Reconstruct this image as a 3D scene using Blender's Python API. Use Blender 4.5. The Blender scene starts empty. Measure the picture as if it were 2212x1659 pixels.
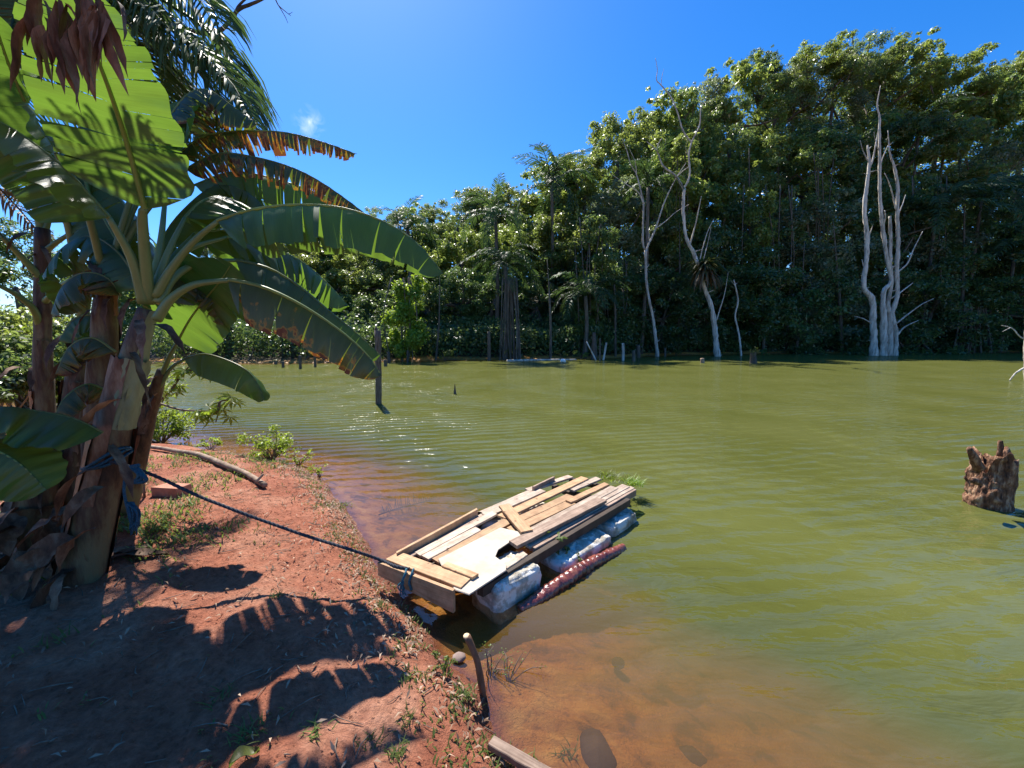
import bpy, math, random
import numpy as np
from mathutils import Vector
from mathutils import noise as mnoise

R = math.radians
rng = np.random.default_rng(7)
random.seed(7)
scene = bpy.context.scene
col = scene.collection

# ------------------------------------------------------------------ camera, sky, sun, exposure
EYE = 1.9
PITCH = R(7.4)
F = 831.7            # focal length in units of a 2212 px wide picture
cam_d = bpy.data.cameras.new('camera')
cam_d.sensor_width = 36.0
cam_d.lens = F / 2212 * 36.0
cam_d.clip_start = 0.05
cam_d.clip_end = 1500
cam = bpy.data.objects.new('camera', cam_d)
col.objects.link(cam)
cam.location = (0, 0, EYE)
cam.rotation_euler = (R(90) - PITCH, 0, 0)
scene.camera = cam

SUN_AZ, SUN_EL = R(-24), R(54)      # azimuth from +Y towards +X
SD = Vector((math.sin(SUN_AZ) * math.cos(SUN_EL), math.cos(SUN_AZ) * math.cos(SUN_EL), math.sin(SUN_EL)))
world = bpy.data.worlds.new('World')
scene.world = world
world.use_nodes = True
wn, wl = world.node_tree.nodes, world.node_tree.links
wn.clear()
sky = wn.new('ShaderNodeTexSky')
sky.sky_type = 'NISHITA'
sky.sun_disc = False
sky.sun_elevation = SUN_EL
sky.sun_rotation = SUN_AZ
sky.air_density = 1.0
sky.dust_density = 0.3
sky.ozone_density = 4.0
hs = wn.new('ShaderNodeHueSaturation')
hs.inputs['Saturation'].default_value = 1.36
mul = wn.new('ShaderNodeMixRGB'); mul.blend_type = 'MULTIPLY'; mul.inputs[0].default_value = 1
mul.inputs[2].default_value = (0.86, 1.0, 1.22, 1)
bg = wn.new('ShaderNodeBackground'); bg.inputs['Strength'].default_value = 0.08
wo = wn.new('ShaderNodeOutputWorld')
wl.new(sky.outputs[0], hs.inputs['Color']); wl.new(hs.outputs[0], mul.inputs[1])
# one small wisp of cloud, part of the sky itself
def vec_px(u, v):
    a = (u - 1106) / F; b = -(v - 829.5) / F
    d = Vector((a, math.cos(PITCH) + b * math.sin(PITCH), -math.sin(PITCH) + b * math.cos(PITCH)))
    return d
wc = vec_px(668, 264).normalized()
tc = wn.new('ShaderNodeTexCoord')
sub = wn.new('ShaderNodeVectorMath'); sub.operation = 'SUBTRACT'; sub.inputs[1].default_value = wc
nzv = wn.new('ShaderNodeTexNoise'); nzv.inputs['Scale'].default_value = 45; nzv.inputs['Detail'].default_value = 6
nzv.inputs['Distortion'].default_value = 0.6
ln = wn.new('ShaderNodeVectorMath'); ln.operation = 'LENGTH'
mr = wn.new('ShaderNodeMapRange'); mr.inputs[1].default_value = 0.034; mr.inputs[2].default_value = 0.0
mr.inputs[3].default_value = 0; mr.inputs[4].default_value = 0.75
m1 = wn.new('ShaderNodeMath'); m1.operation = 'MULTIPLY_ADD'; m1.inputs[1].default_value = 2.2; m1.inputs[2].default_value = -1.2
m2 = wn.new('ShaderNodeMath'); m2.operation = 'ADD'
m3 = wn.new('ShaderNodeMath'); m3.operation = 'MULTIPLY'; m3.use_clamp = True
m4 = wn.new('ShaderNodeMath'); m4.operation = 'GREATER_THAN'; m4.inputs[1].default_value = 0.0
cm = wn.new('ShaderNodeMixRGB'); cm.inputs[2].default_value = (8, 8.6, 9.4, 1)
wl.new(tc.outputs['Generated'], sub.inputs[0]); wl.new(sub.outputs[0], ln.inputs[0]); wl.new(ln.outputs['Value'], mr.inputs[0])
wl.new(tc.outputs['Generated'], nzv.inputs['Vector']); wl.new(nzv.outputs[0], m1.inputs[0])
wl.new(m1.outputs[0], m2.inputs[0]); wl.new(mr.outputs[0], m2.inputs[1])
wl.new(m2.outputs[0], m3.inputs[0]); wl.new(mr.outputs[0], m3.inputs[1])
wl.new(m3.outputs[0], cm.inputs[0]); wl.new(mul.outputs[0], cm.inputs[1])
wl.new(cm.outputs[0], bg.inputs['Color']); wl.new(bg.outputs[0], wo.inputs[0])

sun_d = bpy.data.lights.new('sun', 'SUN')
sun_d.energy = 4.6
sun_d.angle = R(0.55)
sun_d.color = (1.0, 0.95, 0.87)
sun = bpy.data.objects.new('sun', sun_d)
col.objects.link(sun)
sun.rotation_euler = (-SD).to_track_quat('-Z', 'Y').to_euler()
sun.location = (0, 0, 60)

scene.render.engine = 'CYCLES'
scene.view_settings.view_transform = 'Standard'
scene.view_settings.look = 'None'
scene.view_settings.gamma = 1
scene.view_settings.use_curve_mapping = False
scene.view_settings.exposure = 1.12
scene.cycles.max_bounces = 8
scene.cycles.transparent_max_bounces = 12
scene.cycles.transmission_bounces = 4
scene.cycles.caustics_reflective = False
scene.cycles.caustics_refractive = False
scene.cycles.sample_clamp_indirect = 6
scene.cycles.sample_clamp_direct = 4

# ------------------------------------------------------------------ pixel helpers: a picture point at world depth y, or on height z
def W(u, v, y):
    d = vec_px(u, v); t = y / d.y
    return np.array((d.x * t, y, EYE + d.z * t))
def G(u, v, z=0.0):
    d = vec_px(u, v); t = (z - EYE) / d.z
    return np.array((d.x * t, d.y * t, z))
def PX(y):           # metres per 2212-pixel at depth y
    return y * math.cos(PITCH) / F

# ------------------------------------------------------------------ object helpers
OFF = {}
def tag(o, label=None, cat=None, group=None, kind=None):
    if label: o['label'] = label
    if cat: o['category'] = cat
    if group: o['group'] = group
    if kind: o['kind'] = kind
    return o
def thing(name, label, cat, loc=(0, 0, 0), group=None):
    o = bpy.data.objects.new(name, None); col.objects.link(o)
    o.location = loc; o.empty_display_size = 0.1
    OFF[o.name] = np.array(loc, float)
    return tag(o, label, cat, group)

class MB:
    """collects geometry in world coordinates"""
    def __init__(s): s.v = []; s.f = []; s.n = 0; s.uv = []; s.at = []
    def add(s, v, f, uv=None, at=None):
        v = np.asarray(v, float).reshape(-1, 3)
        f = [tuple(int(i) + s.n for i in q) for q in f]
        s.v.append(v); s.f += f; s.n += len(v)
        s.uv.append(np.zeros((len(v), 2)) if uv is None else np.asarray(uv, float))
        s.at.append(np.zeros(len(v)) if at is None else np.asarray(at, float))
        return s
    def build(s, name, mat, parent=None, smooth=True):
        me = bpy.data.meshes.new(name)
        V = np.concatenate(s.v) if s.v else np.zeros((0, 3))
        off = OFF.get(parent.name, np.zeros(3)) if parent else np.zeros(3)
        me.from_pydata((V - off).tolist(), [], s.f)
        UV = np.concatenate(s.uv); AT = np.concatenate(s.at)
        li = np.zeros(len(me.loops), dtype=np.int32); me.loops.foreach_get('vertex_index', li)
        ul = me.uv_layers.new(name='uv'); ul.data.foreach_set('uv', UV[li].ravel())
        a = me.attributes.new('val', 'FLOAT', 'POINT'); a.data.foreach_set('value', AT.astype(np.float32))
        me.materials.append(mat)
        if smooth: me.polygons.foreach_set('use_smooth', np.ones(len(me.polygons), bool))
        o = bpy.data.objects.new(name, me); col.objects.link(o)
        if parent: o.parent = parent
        OFF[o.name] = off
        return o

def spline(P, n):
    """catmull-rom resample of points (k, d) to n points"""
    P = np.asarray(P, float); k = len(P)
    if k == 2:
        t = np.linspace(0, 1, n)[:, None]; return P[0] * (1 - t) + P[1] * t
    Q = np.vstack([2 * P[0] - P[1], P, 2 * P[-1] - P[-2]])
    L = np.r_[0, np.cumsum(np.linalg.norm(np.diff(P[:, :3], axis=0), axis=1))]; L /= L[-1]
    out = []
    for t in np.linspace(0, 1, n):
        i = min(np.searchsorted(L, t, side='right') - 1, k - 2)
        u = (t - L[i]) / max(L[i + 1] - L[i], 1e-9)
        a, b, c, d = Q[i], Q[i + 1], Q[i + 2], Q[i + 3]
        out.append(0.5 * (2 * b + (c - a) * u + (2 * a - 5 * b + 4 * c - d) * u * u + (3 * b - a - 3 * c + d) * u ** 3))
    return np.array(out)

def frames(P):
    T = np.gradient(P, axis=0); T /= np.linalg.norm(T, axis=1)[:, None] + 1e-12
    ref = np.array((0.31, 0.17, 0.93)) if abs(T[0][2]) < 0.85 else np.array((0.9, 0.3, 0.1))
    N = []; prev = ref
    for t in T:
        n = prev - t * np.dot(prev, t); n /= np.linalg.norm(n) + 1e-12
        N.append(n); prev = n
    N = np.array(N); B = np.cross(T, N)
    return T, N, B

def tube(mb, pts, rad, seg=8, n=None, rough=0.0, cap=True, ribs=0, ribamp=0, seed=0, flat=1.0):
    pts = np.asarray(pts, float); rad = np.atleast_1d(np.asarray(rad, float))
    if n is None: n = max(3, 3 * len(pts))
    if len(rad) == 1: rad = np.repeat(rad, len(pts))
    if len(rad) != len(pts): rad = np.interp(np.linspace(0, 1, len(pts)), np.linspace(0, 1, len(rad)), rad)
    PR = spline(np.hstack([pts, rad[:, None]]), n)
    P, r = PR[:, :3], np.clip(PR[:, 3], 1e-4, None)
    T, N, B = frames(P)
    V = []; UV = []
    rs = np.random.default_rng(seed + 11)
    ph = rs.uniform(0, 100)
    s = np.r_[0, np.cumsum(np.linalg.norm(np.diff(P, axis=0), axis=1))]
    for i in range(n):
        for j in range(seg):
            a = 2 * math.pi * j / seg
            rr = r[i]
            if rough:
                rr *= 1 + rough * (mnoise.noise(Vector((math.cos(a) * 1.6 + ph, math.sin(a) * 1.6, s[i] / max(r.mean(), 1e-3) * 0.35))) * 1.6)
            if ribs: rr *= 1 + ribamp * math.sin(s[i] * ribs + 0.8 * math.sin(a + ph))
            V.append(P[i] + rr * (math.cos(a) * N[i] + flat * math.sin(a) * B[i])); UV.append((j / seg, s[i]))
    Fc = []
    for i in range(n - 1):
        for j in range(seg):
            k = (j + 1) % seg
            Fc.append((i * seg + j, i * seg + k, (i + 1) * seg + k, (i + 1) * seg + j))
    if cap:
        Fc.append(tuple(range(seg))[::-1]); Fc.append(tuple((n - 1) * seg + j for j in range(seg)))
    mb.add(V, Fc, UV)
    return mb

def slab(mb, poly, z0, z1, wob=0.0, seed=0, tilt=None):
    """polygon in xy extruded between z0 and z1 with a small chamfer"""
    rs = np.random.default_rng(seed)
    P = np.asarray(poly, float)[:, :2]; n = len(P)
    c = P.mean(0); ch = 0.004
    dz = rs.normal(0, wob, n) if wob else np.zeros(n)
    if tilt is not None: dz = dz + (P - c) @ np.asarray(tilt)
    inn = P + (c - P) / np.maximum(np.linalg.norm(c - P, axis=1)[:, None], 1e-6) * ch
    top = np.c_[inn, z1 + dz]; up = np.c_[P, z1 - ch + dz]; lo = np.c_[P, z0 + dz]
    V = np.vstack([top, up, lo]); Fc = [tuple(range(n)), tuple(range(2 * n, 3 * n))[::-1]]
    area = 0.5 * np.sum(P[:, 0] * np.roll(P[:, 1], -1) - np.roll(P[:, 0], -1) * P[:, 1])
    for i in range(n):
        j = (i + 1) % n
        Fc += [(i, n + i, n + j, j), (n + i, 2 * n + i, 2 * n + j, n + j)]
    if area < 0: Fc = [q[::-1] for q in Fc]
    mb.add(V, Fc); return mb

def board(mb, A, B, w, t, ragged=0.012, seed=0, up=(0, 0, 1), bow=0.0):
    """a plank from A to B (top surface centreline), width w, thickness t"""
    rs = np.random.default_rng(seed + 3)
    A = np.asarray(A, float); B = np.asarray(B, float)
    L = B - A; ln_ = np.linalg.norm(L); L = L / ln_
    up = np.asarray(up, float); S = np.cross(L, up); S /= np.linalg.norm(S); U = np.cross(S, L)
    n = 9; V = []; UV = []
    ch = min(0.003, t * 0.2)
    for i in range(n):
        q = i / (n - 1)
        for sgn in (-1, 1):
            off = (rs.uniform(-ragged, ragged) if i in (0, n - 1) else 0)
            e = w / 2 + rs.normal(0, 0.0015)
            b = bow * math.sin(math.pi * q)
            p = A + L * (q * ln_ + off) + U * b
            for (ds, du) in ((e - ch, 0), (e, -ch), (e, -t)):
                V.append(p + S * sgn * ds + U * du); UV.append((sgn * ds + seed * 1.7, q * ln_))
    Fc = []
    idx = lambda i, k: i * 6 + k      # k: 0 top-,1 edge-,2 bot-,3 top+,4 edge+,5 bot+
    ring = [0, 1, 2, 5, 4, 3]
    for i in range(n - 1):
        for a in range(6):
            b = (a + 1) % 6
            Fc.append((idx(i, ring[a]), idx(i + 1, ring[a]), idx(i + 1, ring[b]), idx(i, ring[b])))
    Fc.append(tuple(idx(0, k) for k in ring)); Fc.append(tuple(idx(n - 1, k) for k in ring[::-1]))
    mb.add(V, Fc, UV); return mb

# ------------------------------------------------------------------ materials
def newmat(name):
    m = bpy.data.materials.new(name); m.use_nodes = True
    nt = m.node_tree; nt.nodes.clear()
    return m, nt.nodes, nt.links
def node(ns, t, **k):
    n = ns.new(t)
    for a, b in k.items():
        if a.startswith('i_'): n.inputs[a[2:]].default_value = b
        else: setattr(n, a, b)
    return n
def rgba(c): return (c[0], c[1], c[2], 1)
def ramp(ns, stops):
    r = ns.new('ShaderNodeValToRGB'); e = r.color_ramp.elements
    while len(e) < len(stops): e.new(0.5)
    for x, (p, c) in zip(e, stops): x.position = p; x.color = rgba(c)
    return r

def surface_mat(name, c1, c2, c3=None, scale=6, stretch=(1, 1, 1), rough=0.8, bump=0.3, bscale=30, bdist=0.01, coord='Object', spec=0.3, detail=6, bstretch=None, contrast=(0.35, 0.65)):
    m, ns, ls = newmat(name)
    tcn = ns.new('ShaderNodeTexCoord'); mp = ns.new('ShaderNodeMapping'); mp.inputs['Scale'].default_value = stretch
    ls.new(tcn.outputs[coord], mp.inputs[0])
    nz = node(ns, 'ShaderNodeTexNoise', i_Scale=scale, i_Detail=detail, i_Roughness=0.65); ls.new(mp.outputs[0], nz.inputs['Vector'])
    st = [(contrast[0], c1), (contrast[1], c2)] if c3 is None else [(contrast[0], c1), (0.5, c2), (contrast[1], c3)]
    rp = ramp(ns, st); ls.new(nz.outputs[0], rp.inputs[0])
    mp2 = ns.new('ShaderNodeMapping'); mp2.inputs['Scale'].default_value = bstretch or stretch; ls.new(tcn.outputs[coord], mp2.inputs[0])
    nb = node(ns, 'ShaderNodeTexNoise', i_Scale=bscale, i_Detail=5, i_Roughness=0.6); ls.new(mp2.outputs[0], nb.inputs['Vector'])
    bp = node(ns, 'ShaderNodeBump', i_Strength=bump, i_Distance=bdist); ls.new(nb.outputs[0], bp.inputs['Height'])
    hv = ns.new('ShaderNodeHueSaturation'); ls.new(rp.outputs[0], hv.inputs['Color'])
    oi = ns.new('ShaderNodeObjectInfo')
    mm = node(ns, 'ShaderNodeMapRange'); mm.inputs[3].default_value = 0.8; mm.inputs[4].default_value = 1.2
    ls.new(oi.outputs['Random'], mm.inputs[0]); ls.new(mm.outputs[0], hv.inputs['Value'])
    pb = node(ns, 'ShaderNodeBsdfPrincipled', i_Roughness=rough); pb.inputs['Specular IOR Level'].default_value = spec
    ls.new(hv.outputs[0], pb.inputs['Base Color']); ls.new(bp.outputs[0], pb.inputs['Normal'])
    o = ns.new('ShaderNodeOutputMaterial'); ls.new(pb.outputs[0], o.inputs[0])
    return m

def leaf_mat(name, c1, c2, trans, tfac=0.45, rough=0.42, spec=0.5, scale=1.2):
    """foliage: colour varies leaf by leaf (attribute val) and clump by clump"""
    m, ns, ls = newmat(name)
    at = ns.new('ShaderNodeAttribute'); at.attribute_name = 'val'
    oi = ns.new('ShaderNodeObjectInfo')
    rp = ramp(ns, [(0.0, c1), (1.0, c2)]); ls.new(at.outputs['Fac'], rp.inputs[0])
    hv = ns.new('ShaderNodeHueSaturation'); ls.new(rp.outputs[0], hv.inputs['Color'])
    mm = node(ns, 'ShaderNodeMapRange'); mm.inputs[3].default_value = 0.62; mm.inputs[4].default_value = 1.45
    ls.new(oi.outputs['Random'], mm.inputs[0]); ls.new(mm.outputs[0], hv.inputs['Value'])
    mh = node(ns, 'ShaderNodeMapRange'); mh.inputs[3].default_value = 0.475; mh.inputs[4].default_value = 0.52
    ls.new(oi.outputs['Random'], mh.inputs[0]); ls.new(mh.outputs[0], hv.inputs['Hue'])
    pb = node(ns, 'ShaderNodeBsdfPrincipled', i_Roughness=rough); pb.inputs['Specular IOR Level'].default_value = spec
    ls.new(hv.outputs[0], pb.inputs['Base Color'])
    tr = ns.new('ShaderNodeBsdfTranslucent')
    tm = node(ns, 'ShaderNodeMixRGB', blend_type='MIX'); tm.inputs[0].default_value = 0.75; tm.inputs[2].default_value = rgba(trans)
    ls.new(hv.outputs[0], tm.inputs[1]); ls.new(tm.outputs[0], tr.inputs['Color'])
    mx = ns.new('ShaderNodeMixShader'); mx.inputs[0].default_value = tfac
    ls.new(pb.outputs[0], mx.inputs[1]); ls.new(tr.outputs[0], mx.inputs[2])
    o = ns.new('ShaderNodeOutputMaterial'); ls.new(mx.outputs[0], o.inputs[0])
    return m

def banana_mat(name, g1, g2, trans, tfac=0.5, deadness=0.0):
    m, ns, ls = newmat(name)
    uv = ns.new('ShaderNodeUVMap'); uv.uv_map = 'uv'
    at = ns.new('ShaderNodeAttribute'); at.attribute_name = 'val'
    sx = ns.new('ShaderNodeSeparateXYZ'); ls.new(uv.outputs[0], sx.inputs[0])
    # parallel veins running from the midrib out (constant along uv.y)
    mp = ns.new('ShaderNodeMapping'); mp.inputs['Scale'].default_value = (150, 2.0, 1); ls.new(uv.outputs[0], mp.inputs[0])
    nv = node(ns, 'ShaderNodeTexNoise', i_Scale=1.0, i_Detail=3); ls.new(mp.outputs[0], nv.inputs['Vector'])
    mp3 = ns.new('ShaderNodeMapping'); mp3.inputs['Scale'].default_value = (14, 1.2, 1); ls.new(uv.outputs[0], mp3.inputs[0])
    nw = node(ns, 'ShaderNodeTexNoise', i_Scale=1.0, i_Detail=2); ls.new(mp3.outputs[0], nw.inputs['Vector'])
    ad = node(ns, 'ShaderNodeMath', operation='ADD'); ls.new(nv.outputs[0], ad.inputs[0]); ls.new(nw.outputs[0], ad.inputs[1])
    hf = node(ns, 'ShaderNodeMath', operation='MULTIPLY'); hf.inputs[1].default_value = 0.5; ls.new(ad.outputs[0], hf.inputs[0])
    rp = ramp(ns, [(0.3, g1), (0.7, g2)]); ls.new(hf.outputs[0], rp.inputs[0])
    # brown blotches: amount from the val attribute
    mp2 = ns.new('ShaderNodeMapping'); mp2.inputs['Scale'].default_value = (7, 2.5, 1); ls.new(uv.outputs[0], mp2.inputs[0])
    nb = node(ns, 'ShaderNodeTexNoise', i_Scale=1.3, i_Detail=5, i_Roughness=0.6); ls.new(mp2.outputs[0], nb.inputs['Vector'])
    s1 = node(ns, 'ShaderNodeMath', operation='ADD'); ls.new(nb.outputs[0], s1.inputs[0]); ls.new(at.outputs['Fac'], s1.inputs[1])
    mk = node(ns, 'ShaderNodeMapRange'); mk.inputs[1].default_value = 0.98; mk.inputs[2].default_value = 1.04; ls.new(s1.outputs[0], mk.inputs[0])
    ye = node(ns, 'ShaderNodeMapRange'); ye.inputs[1].default_value = 0.92; ye.inputs[2].default_value = 1.0; ls.new(s1.outputs[0], ye.inputs[0])
    br = ramp(ns, [(0.3, (0.05, 0.022, 0.012)), (0.7, (0.19, 0.09, 0.045))]); ls.new(nv.outputs[0], br.inputs[0])
    c0 = node(ns, 'ShaderNodeMixRGB'); ls.new(ye.outputs[0], c0.inputs[0]); ls.new(rp.outputs[0], c0.inputs[1]); c0.inputs[2].default_value = (0.30, 0.20, 0.02, 1)
    c1 = node(ns, 'ShaderNodeMixRGB'); ls.new(mk.outputs[0], c1.inputs[0]); ls.new(c0.outputs[0], c1.inputs[1]); ls.new(br.outputs[0], c1.inputs[2])
    t0 = node(ns, 'ShaderNodeMixRGB'); ls.new(ye.outputs[0], t0.inputs[0]); t0.inputs[1].default_value = rgba(trans); t0.inputs[2].default_value = (0.6, 0.3, 0.02, 1)
    tv = node(ns, 'ShaderNodeMixRGB', blend_type='MULTIPLY'); tv.inputs[0].default_value = 0.5; ls.new(t0.outputs[0], tv.inputs[1])
    rv = ramp(ns, [(0.3, (0.6, 0.6, 0.6)), (0.7, (1.2, 1.2, 1.2))]); ls.new(hf.outputs[0], rv.inputs[0]); ls.new(rv.outputs[0], tv.inputs[2])
    t1 = node(ns, 'ShaderNodeMixRGB'); ls.new(mk.outputs[0], t1.inputs[0]); ls.new(tv.outputs[0], t1.inputs[1]); t1.inputs[2].default_value = (0.22, 0.075, 0.02, 1)
    bp = node(ns, 'ShaderNodeBump', i_Strength=0.35, i_Distance=0.004); ls.new(hf.outputs[0], bp.inputs['Height'])
    rg = node(ns, 'ShaderNodeMapRange'); rg.inputs[3].default_value = 0.34; rg.inputs[4].default_value = 0.8; ls.new(mk.outputs[0], rg.inputs[0])
    pb = node(ns, 'ShaderNodeBsdfPrincipled'); pb.inputs['Specular IOR Level'].default_value = 0.55
    ls.new(rg.outputs[0], pb.inputs['Roughness']); ls.new(c1.outputs[0], pb.inputs['Base Color']); ls.new(bp.outputs[0], pb.inputs['Normal'])
    tr = ns.new('ShaderNodeBsdfTranslucent'); ls.new(t1.outputs[0], tr.inputs['Color'])
    mx = ns.new('ShaderNodeMixShader'); mx.inputs[0].default_value = tfac
    ls.new(pb.outputs[0], mx.inputs[1]); ls.new(tr.outputs[0], mx.inputs[2])
    o = ns.new('ShaderNodeOutputMaterial'); ls.new(mx.outputs[0], o.inputs[0])
    return m

def wood_mat(name, c1, c2, rough=0.7, scale=1.0):
    """planks: grain along uv.y with a few knots"""
    m, ns, ls = newmat(name)
    uv = ns.new('ShaderNodeUVMap'); uv.uv_map = 'uv'
    oi = ns.new('ShaderNodeObjectInfo')
    ofs = node(ns, 'ShaderNodeMath', operation='MULTIPLY'); ofs.inputs[1].default_value = 37; ls.new(oi.outputs['Random'], ofs.inputs[0])
    cb = ns.new('ShaderNodeCombineXYZ'); ls.new(ofs.outputs[0], cb.inputs[0]); ls.new(ofs.outputs[0], cb.inputs[1])
    va = node(ns, 'ShaderNodeVectorMath', operation='ADD'); ls.new(uv.outputs[0], va.inputs[0]); ls.new(cb.outputs[0], va.inputs[1])
    mp = ns.new('ShaderNodeMapping'); mp.inputs['Scale'].default_value = (75 * scale, 3.2 * scale, 1); ls.new(va.outputs[0], mp.inputs[0])
    nz = node(ns, 'ShaderNodeTexNoise', i_Scale=1, i_Detail=5, i_Roughness=0.6, i_Distortion=0.8); ls.new(mp.outputs[0], nz.inputs['Vector'])
    rp = ramp(ns, [(0.3, c1), (0.68, c2)]); ls.new(nz.outputs[0], rp.inputs[0])
    vo = node(ns, 'ShaderNodeTexVoronoi', i_Scale=9.0); ls.new(va.outputs[0], vo.inputs['Vector'])
    kn = node(ns, 'ShaderNodeMapRange'); kn.inputs[1].default_value = 0.07; kn.inputs[2].default_value = 0.14; kn.inputs[3].default_value = 0.75; kn.inputs[4].default_value = 0
    ls.new(vo.outputs['Distance'], kn.inputs[0])
    st = node(ns, 'ShaderNodeTexNoise', i_Scale=9, i_Detail=6, i_Roughness=0.7); ls.new(va.outputs[0], st.inputs['Vector'])
    sr = ramp(ns, [(0.35, (0.62, 0.6, 0.58)), (0.62, (1.1, 1.1, 1.1))]); ls.new(st.outputs[0], sr.inputs[0])
    ck = node(ns, 'ShaderNodeMixRGB'); ls.new(kn.outputs[0], ck.inputs[0]); ls.new(rp.outputs[0], ck.inputs[1]); ck.inputs[2].default_value = (0.10, 0.045, 0.02, 1)
    ml = node(ns, 'ShaderNodeMixRGB', blend_type='MULTIPLY'); ml.inputs[0].default_value = 0.85; ls.new(ck.outputs[0], ml.inputs[1]); ls.new(sr.outputs[0], ml.inputs[2])
    hv = ns.new('ShaderNodeHueSaturation'); ls.new(ml.outputs[0], hv.inputs['Color'])
    mm = node(ns, 'ShaderNodeMapRange'); mm.inputs[3].default_value = 0.8; mm.inputs[4].default_value = 1.15
    ls.new(oi.outputs['Random'], mm.inputs[0]); ls.new(mm.outputs[0], hv.inputs['Value'])
    bp = node(ns, 'ShaderNodeBump', i_Strength=0.5, i_Distance=0.002); ls.new(nz.outputs[0], bp.inputs['Height'])
    pb = node(ns, 'ShaderNodeBsdfPrincipled', i_Roughness=rough); pb.inputs['Specular IOR Level'].default_value = 0.3
    ls.new(hv.outputs[0], pb.inputs['Base Color']); ls.new(bp.outputs[0], pb.inputs['Normal'])
    o = ns.new('ShaderNodeOutputMaterial'); ls.new(pb.outputs[0], o.inputs[0])
    return m

M = {}
M['leafA'] = leaf_mat('leaf_bright', (0.07, 0.12, 0.028), (0.2, 0.24, 0.055), (0.46, 0.56, 0.10), 0.47, 0.33, 0.6)
M['leafB'] = leaf_mat('leaf_mid', (0.055, 0.105, 0.03), (0.15, 0.2, 0.06), (0.36, 0.48, 0.10), 0.46, 0.32, 0.6)
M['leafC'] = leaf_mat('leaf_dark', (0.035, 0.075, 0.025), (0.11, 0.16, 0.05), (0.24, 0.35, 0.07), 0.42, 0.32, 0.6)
M['leafS'] = leaf_mat('leaf_silver', (0.08, 0.105, 0.06), (0.2, 0.23, 0.13), (0.36, 0.44, 0.16), 0.43, 0.32, 0.6)
M['palm'] = leaf_mat('palm_leaf', (0.03, 0.06, 0.02), (0.06, 0.10, 0.035), (0.11, 0.19, 0.04), 0.35, 0.5, 0.3)
M['palm_dry'] = leaf_mat('palm_dry', (0.12, 0.08, 0.04), (0.22, 0.15, 0.07), (0.35, 0.22, 0.08), 0.35, 0.5)
M['shrub'] = leaf_mat('shrub_leaf', (0.10, 0.16, 0.02), (0.2, 0.26, 0.03), (0.45, 0.6, 0.05), 0.5, 0.45)
M['grass'] = leaf_mat('grass', (0.06, 0.11, 0.02), (0.14, 0.19, 0.04), (0.28, 0.38, 0.06), 0.4, 0.5)
M['litter'] = leaf_mat('dry_leaf_litter', (0.13, 0.08, 0.045), (0.46, 0.34, 0.23), (0.3, 0.2, 0.1), 0.12, 0.75, 0.2)
M['brom'] = leaf_mat('bromeliad', (0.06, 0.08, 0.02), (0.16, 0.17, 0.05), (0.25, 0.28, 0.06), 0.3, 0.45)
M['banana'] = banana_mat('banana_leaf', (0.022, 0.065, 0.020), (0.04, 0.105, 0.03), (0.19, 0.34, 0.035), 0.38)
M['bananaD'] = banana_mat('banana_leaf_torn', (0.03, 0.055, 0.018), (0.06, 0.09, 0.03), (0.16, 0.22, 0.03), 0.36)
M['petiole'] = surface_mat('petiole', (0.09, 0.15, 0.045), (0.16, 0.23, 0.08), scale=3, stretch=(1, 1, 0.3), rough=0.45, bump=0.1, spec=0.5)
M['rib'] = leaf_mat('midrib', (0.16, 0.22, 0.06), (0.2, 0.26, 0.08), (0.6, 0.65, 0.05), 0.3, 0.35)
M['stem'] = surface_mat('pseudostem', (0.022, 0.014, 0.01), (0.085, 0.048, 0.026), (0.15, 0.13, 0.065), scale=4, stretch=(2.2, 2.2, 0.45), rough=0.6, bump=0.6, bscale=18, bdist=0.012, spec=0.35, contrast=(0.36, 0.62))
M['stem_red'] = surface_mat('pseudostem_red', (0.03, 0.014, 0.01), (0.17, 0.055, 0.03), (0.25, 0.11, 0.05), scale=3, stretch=(4, 4, 0.35), rough=0.4, bump=0.4, bscale=18, bdist=0.01, spec=0.5)
M['stem_green'] = surface_mat('pseudostem_green', (0.10, 0.12, 0.06), (0.19, 0.23, 0.12), scale=5, stretch=(1.5, 1.5, 0.5), rough=0.5, bump=0.3, bscale=20, spec=0.45)
M['dry'] = surface_mat('dry_sheath', (0.045, 0.022, 0.013), (0.13, 0.07, 0.04), (0.24, 0.17, 0.11), scale=9, stretch=(1, 1, 0.3), rough=0.8, bump=0.5, bscale=40)
M['deadwood'] = surface_mat('bleached_wood', (0.24, 0.205, 0.165), (0.50, 0.45, 0.38), (0.68, 0.62, 0.54), scale=2.2, stretch=(3, 3, 0.5), rough=0.8, bump=0.6, bscale=9, bdist=0.03)
M['bark'] = surface_mat('bark', (0.055, 0.046, 0.035), (0.16, 0.14, 0.11), scale=3, stretch=(2, 2, 0.5), rough=0.9, bump=0.5, bscale=8, bdist=0.05)
M['darkwood'] = surface_mat('old_post_wood', (0.035, 0.025, 0.02), (0.11, 0.085, 0.065), (0.2, 0.165, 0.13), scale=14, stretch=(5, 5, 0.35), rough=0.85, bump=0.8, bscale=30, bdist=0.01)
M['drift'] = surface_mat('driftwood', (0.17, 0.11, 0.07), (0.38, 0.27, 0.19), scale=12, stretch=(1, 1, 1), rough=0.8, bump=0.4, bscale=40)
M['stump'] = surface_mat('stump_wood', (0.045, 0.02, 0.012), (0.2, 0.095, 0.05), (0.48, 0.31, 0.19), scale=11, stretch=(2, 2, 0.5), rough=0.85, bump=1.0, bscale=34, bdist=0.03)
M['redlog'] = surface_mat('wet_red_log', (0.035, 0.01, 0.008), (0.16, 0.04, 0.028), (0.26, 0.09, 0.05), scale=14, rough=0.22, bump=0.5, bscale=50, spec=0.8)
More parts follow.
